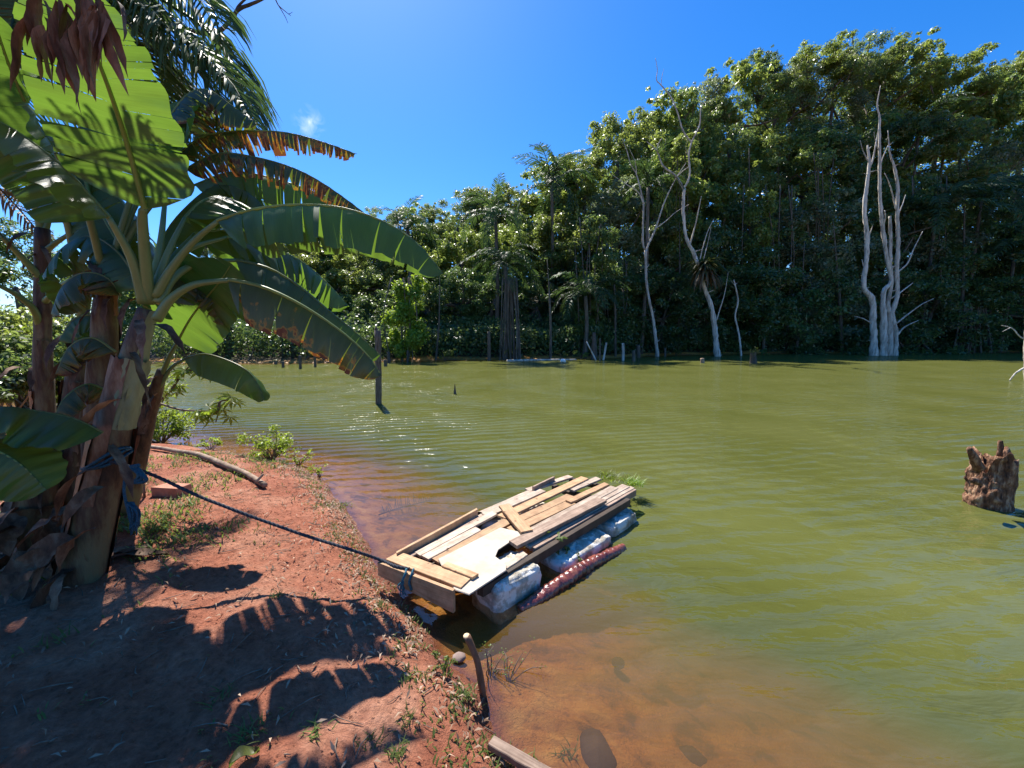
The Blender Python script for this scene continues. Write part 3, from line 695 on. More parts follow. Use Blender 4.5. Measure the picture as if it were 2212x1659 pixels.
# the wood behind and the undergrowth: masses nobody could count
def mass(name, n, region, size, mat, hfun, label, seed):
    r = np.random.default_rng(seed)
    P = region(r, n); d = sdist(P[:, 0], P[:, 1]); P = P[d > 0.1]
    g0 = height(P[:, 0], P[:, 1], False); top = hfun(P[:, 0], P[:, 1]) * (0.88 + 0.12 * wnoise(P[:, 0], P[:, 1], 0.7, seed))
    q = r.uniform(0, 1, len(P)) ** 0.7
    P[:, 2] = g0 + top * q
    Nn = np.c_[r.normal(0, .7, len(P)), r.normal(-.6, .7, len(P)), r.normal(.6, .6, len(P))]
    V, Q, val = leaves(P, Nn, size, 0.5, r=r)
    o = quads_mesh(name, V, Q, M[mat], val, smooth=False); tag(o, label, None, None, 'stuff'); return o
def reg_front(r, n):
    u = r.uniform(330, 2500, n); y = np.interp(u, [380, 700, 1050, 1300, 1400, 1600, 2212, 2600], [26, 26.5, 28.5, 30, 34, 37.5, 40, 40]) + r.uniform(-0.3, 4.5, n) ** 1.0
    return np.c_[(u - 1106) / F * y, y, np.zeros(n)]
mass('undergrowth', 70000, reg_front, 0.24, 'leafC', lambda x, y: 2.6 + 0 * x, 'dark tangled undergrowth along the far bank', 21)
def reg_back(r, n):
    u = r.uniform(250, 2700, n); y = np.interp(u, [380, 700, 1050, 1300, 1400, 1600, 2212, 2600], [26, 26.5, 28.5, 30, 34, 37.5, 40, 40]) + r.uniform(14, 21, n)
    return np.c_[(u - 1106) / F * y, y, np.zeros(n)]
def reg_left(r, n):
    y = r.uniform(9, 24, n); u = r.uniform(-900, 340, n); return np.c_[(u - 1106) / F * y, y, np.zeros(n)]
mass('undergrowth', 50000, reg_left, 0.2, 'leafB', lambda x, y: 1.2 + y * .11, 'thick bushes behind the banana clump on the left bank', 23)
def back_top(x, y):
    u = x / y * F + 1106
    g_ = height(x, y, False)
    return np.maximum((722 - np.interp(u, [0, 780, 1010, 1190, 1330, 1460, 1620, 1850, 2050, 2090, 2212, 2500], [520, 442, 396, 335, 250, 180, 104, 68, 110, 185, 95, 80])) * y / F * 0.97 - 2.0 - g_, 3)
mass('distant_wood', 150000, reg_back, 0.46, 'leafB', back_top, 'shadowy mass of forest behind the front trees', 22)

# ------------------------------------------------------------------ far palms
def frond_geo(mb, path, leaflet, hang=0.8, pairs=34, wid=0.035, rachis=0.02, start=0.12, r=None, up=(0, 0, 1), taper=True, jit=0.12, lift=0.0):
    """one pinnate frond: rachis + drooping leaflets, each a bent strip of two quads"""
    r = r or rng
    P = spline(path, pairs + 6); T, N, B = frames(P)
    up = np.asarray(up, float)
    n = len(P)
    tube(mb, P[:: max(1, n // 10)], [rachis, rachis * 0.35], 5, n=12, cap=False)
    for i in range(int(start * n), n):
        q = (i / (n - 1) - start) / (1 - start)
        ll = leaflet * (math.sin(math.pi * min(q * 0.82 + 0.14, 1)) ** 0.6 if taper else 1)
        S = np.cross(T[i], up); S /= np.linalg.norm(S) + 1e-9; U = np.cross(S, T[i])
        for sg in (-1, 1):
            l = ll * r.uniform(0.85, 1.1)
            d0 = S * sg * 0.85 + T[i] * (0.45 + q * 0.4) + U * (0.25 + lift) + r.normal(0, jit, 3); d0 /= np.linalg.norm(d0)
            d1 = d0 + np.array((0, 0, -hang)) + r.normal(0, jit * 0.6, 3); d1 /= np.linalg.norm(d1)
            d2 = d1 + np.array((0, 0, -hang * 0.9)); d2 /= np.linalg.norm(d2)
            a = P[i]; b = a + d0 * l * 0.4; c = b + d1 * l * 0.35; e = c + d2 * l * 0.3
            wv_ = T[i] * wid * 0.5 + U * wid * r.uniform(-.3, .3)
            V = [a - wv_ * .5, a + wv_ * .5, b + wv_, b - wv_, c + wv_ * .8, c - wv_ * .8, e]
            mb.add(V, [(0, 1, 2, 3), (3, 2, 4, 5), (5, 4, 6)], at=np.full(7, r.uniform(0, 1)))
FR = []
for s in range(3):
    mb = MB(); L = 1.0
    path = [(0, 0, 0), (0.3, 0, 0.22 - .08 * s), (0.65, 0, 0.2 - .16 * s), (0.95, 0, -0.08 - .25 * s)]
    frond_geo(mb, path, 0.24, 0.7, 30, 0.022, 0.010, r=np.random.default_rng(40 + s))
    o = mb.build('frond', M['palm']); FR.append(o.data); bpy.data.objects.remove(o)
def forest_palm(u, vc, y, L, nf, label, up=0.5, dry=0):
    p = W(u, vc, y); g0 = gz(p[0], y)
    t = thing('forest_palm', label, 'palm', (p[0], y, g0), 'palms in the forest across the pond')
    mb = MB(); tube(mb, [(p[0], y, g0 - .3), (p[0] + .15, y, (g0 + p[2]) / 2), (p[0], y, p[2])], [.2, .15, .13], 8, 10, rough=.1); mb.build('trunk', M['bark'], t)
    r = np.random.default_rng(int(u))
    for k in range(nf):
        s = int(r.integers(3)); o = bpy.data.objects.new('frond', FR[s]); col.objects.link(o); o.parent = t
        o.location = (0, 0, p[2] - g0); o.rotation_euler = (r.uniform(-.25, .25), -r.uniform(-0.5, 1.1) * up, k * 2.4 + r.uniform(-.3, .3)); q = L * r.uniform(.8, 1.15); o.scale = (q, q, q)
    return t
forest_palm(1092, 575, 28.6, 2.9, 18, 'drooping palm low in the wood above the pale root column')
forest_palm(1192, 402, 36, 4.2, 16, 'silvery palm with upright fronds near the skyline, centre', 1.3)
forest_palm(1070, 470, 32, 3.4, 15, 'palm half-hidden in the canopy above the small black stake', 1.0)
forest_palm(880, 497, 34, 3.2, 14, 'palm in the canopy left of centre, over the cracked post', 1.0)
forest_palm(1400, 405, 34.5, 3.2, 14, 'bright-fronded palm behind the fork of the slender dead tree', 1.2)
forest_palm(1265, 640, 30.2, 3.2, 16, 'low palm with hanging fronds over the crossed grey sticks')
forest_palm(2020, 470, 41, 5.0, 18, 'shaded palm right of the bleached multi-stemmed tree')
forest_palm(2120, 430, 41.5, 5.2, 20, 'large palm with drooping fronds over the grey aerial roots')
forest_palm(1985, 285, 46, 4.6, 16, 'palm high in the canopy on the right')
forest_palm(2190, 560, 40.5, 4.6, 18, 'palm with long hanging fronds at the right edge')

# ------------------------------------------------------------------ trees with aerial roots
def root_tree(u0, u1, vt, vb, y, n, label, seed, crown=None):
    r = np.random.default_rng(seed); c = W((u0 + u1) / 2, vb, y)
    t = thing('root_tree', label, 'tree', (c[0], y, 0))
    for k in range(n):
        q = (k + .5) / n; ub = u0 + (u1 - u0) * q; ut = (u0 + u1) / 2 + (ub - (u0 + u1) / 2) * 0.45
        mb = MB(); yy = y + r.uniform(-.4, .4)
        P = [W(ub + r.normal(0, 3), vb, yy), W(ub * .6 + ut * .4 + r.normal(0, 2), vb * .65 + vt * .35, yy), W(ut + r.normal(0, 3), vt, y)]
        P[0][2] = gz(P[0][0], yy) - .3
        tube(mb, P, np.array([2.2, 1.6, 2.2]) * PX(y) * r.uniform(.5, 1.3), 6, 9, rough=.15); mb.build('root', M['bark'], t)
    return t
root_tree(1074, 1128, 600, 768, 27.8, 14, 'column of pale hanging roots at the water line, centre of the far bank', 1)
root_tree(2055, 2150, 655, 762, 39.6, 18, 'wide skirt of grey aerial roots on the far bank, right', 2)

# ------------------------------------------------------------------ dead trees standing in the water
def dead_tree(name, label, y, base, branches, group=None, mat='deadwood', cat='dead tree', sub=-1.0):
    b = W(base[0], base[1], y)
    t = thing(name, label, cat, (b[0], y, 0), group)
    r = np.random.default_rng(int(base[0]))
    for i, (pn, pts, rad) in enumerate(branches):
        mb = MB(); yy = 0; P = []
        dy = r.normal(0, 0.25) if pn != 'trunk' else 0
        for k, (u, v) in enumerate(pts):
            P.append(W(u, v, y + dy * k / max(len(pts) - 1, 1)))
        if pn == 'trunk' and abs(P[0][2]) < 0.9:
            P[0][2] = 0.0; P = [P[0] + np.array((0, 0, sub))] + P; rad = [rad[0] * 1.1] + list(rad)
        rd = np.interp(np.linspace(0, 1, len(P)), np.linspace(0, 1, len(rad)), rad) * PX(y) * 0.64
        tube(mb, P, rd, 10, 6 * len(P), rough=0.3, seed=i)
        # little broken twigs
        if pn == 'trunk':
            for k in range(11):
                i0 = r.integers(1, len(P)); f0 = r.uniform(); q = P[i0] * f0 + P[i0 - 1] * (1 - f0); d = np.array((r.uniform(-1, 1), r.uniform(-.5, .3), r.uniform(.1, .8)))
                tube(mb, [q, q + d * PX(y) * r.uniform(5, 16)], [rd[-1] * .6, rd[-1] * .25], 5, 4)
        mb.build(pn, M[mat], t)
    return t
dead_tree('dead_tree', 'slender forked dead tree in the water, left of the bromeliad tree', 32.9, (1420, 771), [
    ('trunk', [(1420, 771), (1416, 730), (1410, 684), (1399, 631), (1395, 585), (1395, 540)], [6, 5, 4.5, 4, 4, 4]),
    ('branch', [(1395, 540), (1389, 528), (1389, 490), (1390, 440), (1385, 416), (1375, 378), (1362, 354), (1354, 325), (1344, 300)], [3.2, 2.6, 1.8, .8]),
    ('branch', [(1390, 440), (1379, 416), (1354, 399), (1317, 374)], [2, 1.4, .6]),
    ('branch', [(1375, 378), (1372, 350), (1360, 322)], [1.4, .5]),
    ('branch', [(1395, 545), (1400, 530), (1416, 494), (1434, 440), (1453, 399), (1470, 370), (1482, 352)], [3.4, 2.6, 1.8, .8]),
    ('branch', [(1416, 494), (1440, 476), (1460, 458), (1488, 442)], [1.6, .6]),
    ('branch', [(1402, 520), (1402, 505), (1399, 490)], [1.2, .5])])
dead_tree('dead_tree', 'tall twisted dead tree carrying a big bromeliad, trunk standing in the water', 32.9, (1550, 771), [
    ('trunk', [(1550, 771), (1546, 740), (1544, 709), (1536, 660), (1523, 627), (1511, 585), (1499, 548), (1488, 527), (1480, 502), (1476, 453), (1478, 407)], [10, 8.5, 8, 7, 6.5, 6, 5.5, 5, 4.5, 4.5, 4]),
    ('branch', [(1478, 410), (1459, 380), (1432, 358), (1418, 325), (1397, 306)], [3.6, 3, 2.4, 1]),
    ('branch', [(1419, 327), (1422, 312), (1430, 298)], [2.2, .9]),
    ('branch', [(1478, 407), (1490, 378), (1488, 337), (1494, 308), (1511, 271), (1515, 230), (1532, 217)], [3, 2.6, 2.2, 1.6, .6]),
    ('branch', [(1494, 308), (1476, 283), (1463, 242), (1449, 209), (1428, 184), (1418, 172), (1420, 151), (1416, 126)], [2.4, 2, 1.6, 1.2, .7]),
    ('branch', [(1428, 184), (1430, 165), (1434, 149)], [1, .4]),
    ('branch', [(1490, 350), (1484, 330), (1480, 315)], [1, .4]),
    ('branch', [(1488, 360), (1470, 374), (1457, 391)], [1.3, .8]),
    ('branch', [(1490, 530), (1503, 482), (1515, 424)], [2.4, 1.8, .9]),
    ('branch', [(1512, 560), (1517, 540), (1528, 502), (1542, 473)], [1.6, 1.3, .6]),
    ('branch', [(1520, 560), (1530, 520), (1536, 490)], [1.2, .5]),
    ('branch', [(1548, 692), (1556, 665), (1565, 635), (1573, 589)], [1.8, 1.3, .7])])
dead_tree('dead_tree', 'thin crooked dead stem in the water right of the bromeliad tree', 34, (1601, 766), [
    ('trunk', [(1601, 766), (1596, 722), (1588, 684), (1594, 651), (1590, 625), (1585, 604)], [3, 2.6, 2.4, 1.6])], cat='dead tree')
dead_tree('dead_tree', 'single bleached trunk just left of the multi-stemmed one', 34.3, (1886, 766), [
    ('trunk', [(1888, 766), (1886, 703), (1884, 648), (1866, 620), (1871, 564), (1873, 509), (1867, 453), (1873, 398), (1878, 351), (1874, 314)], [12, 8.5, 8.5, 6.5, 6, 6, 5.2, 4.6, 4, 2.5]),
    ('branch', [(1877, 365), (1886, 342), (1893, 305), (1898, 277)], [2.6, 2, .8]),
    ('branch', [(1876, 350), (1864, 325), (1858, 303)], [1.8, .7]),
    ('branch', [(1874, 514), (1880, 502), (1885, 488)], [2, .9]),
    ('branch', [(1880, 697), (1864, 688), (1845, 683)], [2, .6]),
    ('branch', [(1868, 610), (1866, 580), (1862, 560)], [2, .9])])
dead_tree('dead_tree', 'bleached multi-stemmed dead tree rising from the water, right', 34.3, (1918, 766), [
    ('trunk', [(1908, 766), (1909, 694), (1907, 652), (1911, 625), (1925, 606), (1916, 560), (1907, 495), (1901, 425), (1900, 356), (1900, 286), (1900, 254), (1895, 226), (1902, 185)], [11, 9, 6.5, 6, 5.5, 5, 5, 4.4, 3.8, 3, 2.4, 1.8, .8]),
    ('trunk', [(1921, 766), (1923, 694), (1918, 657), (1925, 615), (1923, 564), (1924, 509), (1922, 467)], [9, 6.5, 5.5, 5, 4.5, 3.8]),
    ('trunk', [(1933, 766), (1935, 717), (1928, 676), (1938, 638), (1937, 588), (1940, 518), (1938, 453), (1939, 402), (1932, 361), (1922, 328), (1918, 282)], [8, 6, 6, 6, 5.8, 5.2, 4.8, 4, 3, 2, .9]),
    ('branch', [(1936, 455), (1923, 402), (1911, 374)], [2.2, .8]),
    ('branch', [(1901, 360), (1908, 338), (1918, 314)], [1.6, .8]),
    ('branch', [(1939, 588), (1960, 569), (1974, 537), (1993, 500)], [2.6, 1.8, .8]),
    ('branch', [(1939, 636), (1955, 624), (1972, 611)], [2.4, 1]),
    ('branch', [(1936, 699), (1960, 680), (1990, 658), (2017, 645)], [2.6, 2, 1]),
    ('branch', [(1937, 726), (1948, 712), (1960, 703), (1984, 692)], [2.6, 1.9, 1]),
    ('branch', [(1941, 462), (1950, 440), (1956, 421)], [1.8, .7]),
    ('branch', [(1900, 330), (1890, 300), (1888, 285)], [1.2, .5]),
    ('branch', [(1907, 490), (1912, 470), (1911, 455)], [2.2, 1.6])])
dead_tree('dead_tree', 'white dead tree cut off by the right edge, arched branch dipping in the water', 15.6, (2219, 822), [
    ('trunk', [(2218, 823), (2217, 790), (2217, 740), (2222, 660), (2235, 560), (2250, 420)], [7, 6, 5.5, 4.5, 3]),
    ('branch', [(2217, 793), (2203, 800), (2191, 809), (2181, 822)], [3, 2.4, 1.6]),
    ('branch', [(2217, 734), (2203, 727), (2190, 712), (2178, 706), (2163, 703)], [2.2, 1.6, .7]),
    ('branch', [(2182, 708), (2172, 713), (2166, 716)], [1, .5])])

# bromeliads
def tuft_plant(label, u, v, y, rpx, n, name='bromeliad', cat='bromeliad', mat='brom', hangs=0.9, seed=0, wid=3.0, dead=0.3, group=None, upb=0.5):
    c = W(u, v, y); s = PX(y)
    t = thing(name, label, cat, c, group); r = np.random.default_rng(seed)
    mb = MB(); mbd = MB()
    for k in range(n):
        a = r.uniform(0, 2 * math.pi); L = rpx * s * r.uniform(.6, 1.1)
        d = np.array((math.cos(a), math.sin(a), r.uniform(0, 1.6) * upb)); d /= np.linalg.norm(d)
        isd = r.uniform() < dead
        p = c + np.array((0, 0, -rpx * s * .25 * isd)) + r.normal(0, .06 * rpx * s, 3); V = []; w0 = wid * s
        S = np.cross(d, (0, 0, 1)); S /= np.linalg.norm(S); nn = 6
        for i in range(nn):
            q = i / (nn - 1); ww = w0 * (1 - q) ** .6 * .5 + .002
            V += [p - S * ww, p + S * ww]
            d = d + np.array((0, 0, -(hangs * (2.2 if isd else 1)) * .28)); d /= np.linalg.norm(d); p = p + d * L / nn
        Fc = [(2 * i, 2 * i + 1, 2 * i + 3, 2 * i + 2) for i in range(nn - 1)]
        (mbd if isd else mb).add(V, Fc, at=np.full(len(V), r.uniform(0, 1)))
    mb.build('leaf_rosette', M[mat], t)
    if mbd.n: mbd.build('dry_leaves', M['palm_dry'], t)
    return t
tuft_plant('large bromeliad with drooping dead leaves, perched on the twisted dead tree', 1524, 572, 32.6, 62, 170, seed=3, wid=6, dead=.45)
tuft_plant('small feathery tuft plant on the far shore, left, above the banana shoot', 494, 772, 26, 24, 90, seed=4, wid=2.4, dead=.1, name='tuft_plant', cat='plant')

# posts, stubs, sticks in the water
def post(name, label, u, vt, vb, rpx, mat='darkwood', y=None, split=False, taper=.8, group=None, lean=0, cat='post'):
    if y is None: y = G(u, vb)[1]
    b = W(u, vb, y); tp = W(u + lean, vt, y); s = PX(y)
    t = thing(name, label, cat, (b[0], y, 0), group)
    mb = MB(); b = b.copy(); b[2] = min(b[2], 0) - .5
    tube(mb, [b, (b + tp) / 2 + np.array((.1 * rpx * s, 0, 0)), tp], np.array([1, .9, taper]) * rpx * s, 10, 14, rough=.12, seed=int(u))
    mb.build('shaft', M[mat], t)
    if split:
        mb = MB(); tube(mb, [tp + np.array((-.35 * rpx * s, 0, -.25)), tp + np.array((-.5 * rpx * s, 0, .05)), tp + np.array((-.45 * rpx * s, 0, 10 * s))], np.array([.5, .45, .08]) * rpx * s, 6, 6, rough=.3); mb.build('splinter', M[mat], t)
    return t
post('wooden_post', 'tall dark cracked wooden post in the water beside the banana leaf tip', 816, 714, 872, 7.2, split=True, taper=.95)
post('wooden_stake', 'small pointed black stake alone in the middle of the water', 981, 829, 851, 4.2, taper=.12, lean=1.5, cat='stake')
post('wooden_post', 'slim grey post on the far shore left of the root column', 1056, 716, 777, 4, y=27.6)
post('wooden_stump', 'knobbly dark stump behind the crossed grey sticks', 1283, 718, 776, 7, y=29.2, taper=.5, cat='stump')
post('grey_stick', 'grey stick leaning left among the crossed sticks', 1295, 738, 768, 1.7, 'deadwood', y=28.2, lean=-28, cat='stick')
post('grey_stick', 'grey stick standing upright among the crossed sticks', 1296, 731, 783, 1.9, 'darkwood', y=27.0, cat='stick')
post('grey_stick', 'grey stick leaning right among the crossed sticks', 1301, 740, 774, 2.4, 'deadwood', y=28.6, lean=9, cat='stick')
post('wooden_stub', 'taller and paler of the two upright grey stubs right of the crossed sticks', 1346, 741, 779, 3.2, 'deadwood', cat='stub')
post('wooden_stub', 'shorter of the two upright grey stubs right of the crossed sticks', 1369, 757, 780.5, 4.0, 'bark', cat='stub')
post('wooden_stub', 'stub on the bank behind the slender dead tree base', 1379, 745, 772, 4.6, 'darkwood', y=31.5, cat='stub')
post('wooden_stub', 'low stub left of the slender dead tree at the water line', 1437, 752, 771, 2.4, 'darkwood', y=32.6, cat='stub')
post('wooden_stub', 'leafy stub in the water in front of the shaded far bank', 1627, 762, 785, 8, 'darkwood', taper=.7, cat='stub')
post('wooden_stub', 'small notched stub in the water below the bromeliad tree', 1517, 774, 784, 5, 'drift', cat='stub')
for (u, vt, vb, rp, lb) in ((595, 779, 787, 3.4, 'leftmost of the row of short stubs, topped by a little plant'), (611, 781, 793.5, 3.4, 'squat dark stub, second from the left in the row'),
                            (648, 768, 796, 3.2, 'stub with thin bare twigs in the row of short stubs'), (680, 765, 792, 3.1, 'tallest upright stub at the right end of the row of short stubs'),
                            (832, 777, 791, 4.2, 'squat dark stub just right of the cracked post'), (839, 760, 781, 4, 'stub on the shore behind the cracked post'),
                            (880, 757, 784, 2.2, 'thin dark stub right of the cracked post'), ):
    post('wooden_stub', lb, u, vt, vb, rp, cat='stub', y=min(G(u, vb)[1], 25.5))
tuft_plant('little green tuft on the leftmost short stub', 595, 777, 22.6, 9, 24, name='tuft_plant', cat='plant', seed=9, wid=1.6, dead=0)
def shrub(name, label, c, rad, n, size, mat, seed, stems=7, squash=1.0, cat='shrub', group=None, aspect=.45, gap=.5, stemmat='twig', lean=(0, 0)):
    r = np.random.default_rng(seed); c = np.array(c, float)
    t = thing(name, label, cat, c, group); nc = stems * 4; Cc = []; mb = MB()
    for k in range(stems):
        a = r.uniform(0, 6.28); tip = c + np.array((math.cos(a) * rad * r.uniform(.3, .95) + lean[0], math.sin(a) * rad * r.uniform(.3, .95) + lean[1], rad * squash * r.uniform(.6, 1.7)))
        mid = (c + tip) / 2 + r.normal(0, .12 * rad, 3) + np.array((0, 0, .1 * rad))
        tube(mb, [c + r.normal(0, .04 * rad, 3) * (1, 1, 0) + (0, 0, -.03), mid, tip], [rad * .03, rad * .018, rad * .006], 5, 7, cap=False)
        for q in np.linspace(.45, 1, 4): Cc.append(mid * (1 - q) + tip * q + r.normal(0, .1 * rad, 3))
    mb.build('stems', M[stemmat], t)
    Cc = np.array(Cc); V, Q, val = clumps(r, Cc, np.full(len(Cc), rad * .25) * r.uniform(.5, 1.2, len(Cc)), n, size, aspect=aspect, shell=gap)
    quads_mesh('foliage', V, Q, M[mat], val, smooth=False, parent=t)
    return t
shrub('sprouting_shoot', 'bright leafy shoots sprouting from the stub in front of the shaded far bank', W(1628, 770, 24.6), .45, 90, .10, 'grass', 51, 9, 1.0, cat='plant')
# low growth on the far shore
for i, (u, rd, nn, lb) in enumerate([(960, .7, 500, 'pale weedy bush at the waterline left of the slim grey post'), (1110, .8, 600, 'bright weeds at the foot of the root column'), (1150, .5, 300, 'small weed clump just right of the root column'),
                            (1215, .6, 350, 'weeds at the shore left of the crossed sticks'), (1255, .6, 300, 'weeds beside the knobbly dark stump'), (660, .7, 400, 'pale grass clump behind the row of short stubs'), (700, .6, 300, 'pale weeds at the right of the short stubs'),
                            (1460, .5, 200, 'small shore plant between the slender tree and the bromeliad tree')]):
    y = far_y(u) - .3; p = W(u, 775, y); shrub('shore_weed', lb, (p[0], y, max(gz(p[0], y), 0)), rd, nn, .13, 'grass', 60 + i, 8, .7, cat='weed', group='weeds on the far shore')
# debris at the far water line
mb = MB(); P0 = W(1095, 779, 26.6); P1 = W(1245, 775, 28); P0[2] = P1[2] = .05
t = thing('floating_log', 'thin pale log lying along the far water line, centre', 'log', P0)
tube(mb, [P0, (P0 + P1) / 2 + (0, .3, 0), P1], [.09, .08, .05], 7, 9, rough=.2); mb.build('log_body', M['deadwood'], t)
mb = MB(); p = G(1216, 783); tube(mb, [p + (-.16, 0, .03), p + (0, 0, .14), p + (.17, 0, .02)], [.04, .13, .05], 8, 7, rough=.3)
o = mb.build('white_debris', M['white']); tag(o, 'small white scrap floating near the far shore, left of the crossed sticks', 'debris')
# pale trunks seen in the dark wood at the left and right
def bare_trunk(u0, v0, u1, v1, y, rpx, label, grp='pale trunks in the dark wood on the left'):
    p = W(u1, v1, y); b = W(u0, v0, y); g0 = gz(b[0], y)
    t = thing('pale_trunk', label, 'tree trunk', (b[0], y, g0), grp); b[2] = g0 - .3
    mb = MB(); tube(mb, [b, (b + p) / 2 + (.1, 0, 0), p], np.array([1.2, .9, .2]) * rpx * PX(y), 7, 14, rough=.2, seed=int(u0)); mb.build('trunk', M['bark'], t)
for (a, lb) in [((462, 757, 452, 640, 27.0, 4.6), 'pale trunk leaning left, leftmost under the banana leaf'), ((497, 757, 487, 560, 27.2, 6), 'thickest pale trunk under the banana leaf'), ((612, 775, 602, 640, 27.4, 2.6), 'slim pale trunk behind the second short stub'),
          ((632, 775, 622, 600, 27.2, 3.4), 'pale trunk between the second and third short stubs'), ((645, 770, 640, 640, 27.5, 2.6), 'slim pale trunk behind the twiggy stub'), ((432, 770, 436, 600, 27.4, 2.5), 'thin pale trunk beside the leaning one'),
          ((665, 770, 655, 640, 27.3, 2.2), 'thin pale trunk just left of the tallest stub'), ((530, 780, 548, 752, 25.8, 1.6), 'short curved bare twig at the shore right of the tuft plant'), ((1640, 440, 1618, 320, 42, 3.2), 'pale trunk showing through the canopy right of the bromeliad tree'),
          ((1255, 620, 1240, 500, 31.0, 1.6), 'thin pale trunk in the wood left of the slender dead tree'), ((1470, 640, 1468, 480, 36, 2.4), 'thin trunk between the slender dead tree and the bromeliad tree')]:
    bare_trunk(*a, lb)

for i, (u, v0, v1, y, wpx, lb) in enumerate([(1290, 470, 730, 31.5, 46, 'curtain of dark creepers left of the slender forked dead tree'), (1345, 560, 745, 33.5, 40, 'short curtain of creepers behind the two grey stubs'), (1660, 400, 730, 39, 55, 'tall curtain of creepers right of the thin crooked stem'),
                                          (1770, 330, 700, 41, 60, 'wide curtain of creepers left of the single bleached trunk'), (1460, 300, 560, 38, 44, 'creepers between the two middle dead trees'), (880, 600, 770, 27.4, 50, 'bright creepers hanging to the water right of the cracked post'), (2010, 380, 700, 42, 50, 'creepers right of the bleached multi-stemmed tree')]):
    r = np.random.default_rng(300 + i); n = 42; q = r.uniform(0, 1, n) ** .8; uu = u + r.normal(0, wpx * .45, n); C = np.array([W(a, v0 + (v1 - v0) * b, y + r.normal(0, .4)) for a, b in zip(uu, q)])
    g_ = gz(C[0][0], y); V, Q, val = clumps(r, C, r.uniform(.4, 1.0, n) * y / 42, 9500, .26, .1, 1.1, shell=.5)
    t = thing('hanging_creeper', lb, 'creeper', (C[:, 0].mean(), y, g_)); quads_mesh('foliage', V, Q, M[['leafB', 'leafC', 'leafA', 'leafB', 'leafA', 'shrub', 'leafC'][i]], val, smooth=False, parent=t)
    mb = MB()
    for k in range(5):
        a = u + r.normal(0, wpx * .4); tube(mb, [W(a, v0, y), W(a + r.normal(0, 8), (v0 + v1) / 2, y - .3), W(a + r.normal(0, 8), v1 + 20, y)], [.05, .04, .04], 5, 8)
    mb.build('vines', M['bark'], t)
for (a, lb) in [((1190, 745, 1182, 560, 29.2, 2.6), 'pale slim trunk leaning left behind the root column'), ((1330, 750, 1322, 520, 31.6, 2.4), 'pale slim trunk behind the two upright grey stubs'), ((1652, 745, 1640, 560, 37.8, 2.6), 'pale trunk in the shade right of the thin crooked stem'),
                ((1722, 740, 1738, 520, 38.2, 2.2), 'thin pale trunk leaning right in the shaded wood'), ((1822, 745, 1800, 480, 38.6, 2.8), 'pale trunk left of the single bleached one'), ((940, 765, 950, 600, 28, 2.2), 'pale thin trunk above the small black stake'),
                ((868, 765, 860, 640, 27.4, 2.0), 'thin grey trunk just right of the cracked post'), ((2090, 655, 2084, 420, 40, 3.0), 'trunk rising over the grey aerial roots')]:
    bare_trunk(*a, lb, 'pale slim trunks at the edge of the wood')
sf = thing('submerged_frond', 'dead palm frond lying under the shallow water left of the raft', 'frond', G(880, 1090, -.05))
mb = MB(); frond_geo(mb, [G(818, 1112, -.035), G(860, 1098, -.07), G(900, 1088, -.12), (G(940, 1078, -.17))], .22, .0, 26, .012, .008, r=np.random.default_rng(9)); mb.build('frond_blade', M['stone'], sf)
# ------------------------------------------------------------------ left background: tree and bright bushes behind the bananas
def near_tree(label, u, v, y, rad, var, seed):
    p = W(u, v, y); g0 = gz(p[0], y)
    t = thing('bank_tree', label, 'tree', (p[0], y, g0)); me, C = CR[var]
    o = bpy.data.objects.new('crown', me); col.objects.link(o); o.parent = t; o.location = (0, 0, p[2] - g0); o.scale = (rad,) * 3; o.rotation_euler[2] = seed
    mb = MB(); tube(mb, [(p[0], y, g0 - .2), (p[0] + .1, y, (g0 + p[2]) / 2), (p[0], y, p[2] - rad)], [.16, .12, .07], 7, 9, rough=.1); mb.build('trunk', M['bark'], t)
near_tree('dark round tree behind the bananas at the left edge', 10, 478, 15, 2.4, 6, 1.0)
near_tree('tree behind the bananas, half-hidden left of the forked stem', -110, 440, 16, 2.8, 2, 2.0)
for i, (u, v, y, rd, mt, lb) in enumerate([(20, 740, 8.5, 1.15, 'leafA', 'bright bush at the left edge behind the banana clump'), (150, 720, 9.0, 1.1, 'shrub', 'sunlit bush between the forked stem and the banana clump'), (90, 800, 7.8, .9, 'leafB', 'low bush under the forked stem'),
                                   (-60, 820, 7.5, 1.0, 'leafB', 'bush low at the left edge'), (200, 840, 8.2, .8, 'shrub', 'bush glimpsed between the banana stems'), (-20, 900, 6.5, .8, 'leafC', 'dark low bush at the left edge above the flat leaf')]):
    p = W(u, v, y); shrub('bush', lb, (p[0], y, gz(p[0], y)), rd * 1.05, 4200, .11, mt, 80 + i, 16, 1.15, cat='bush')

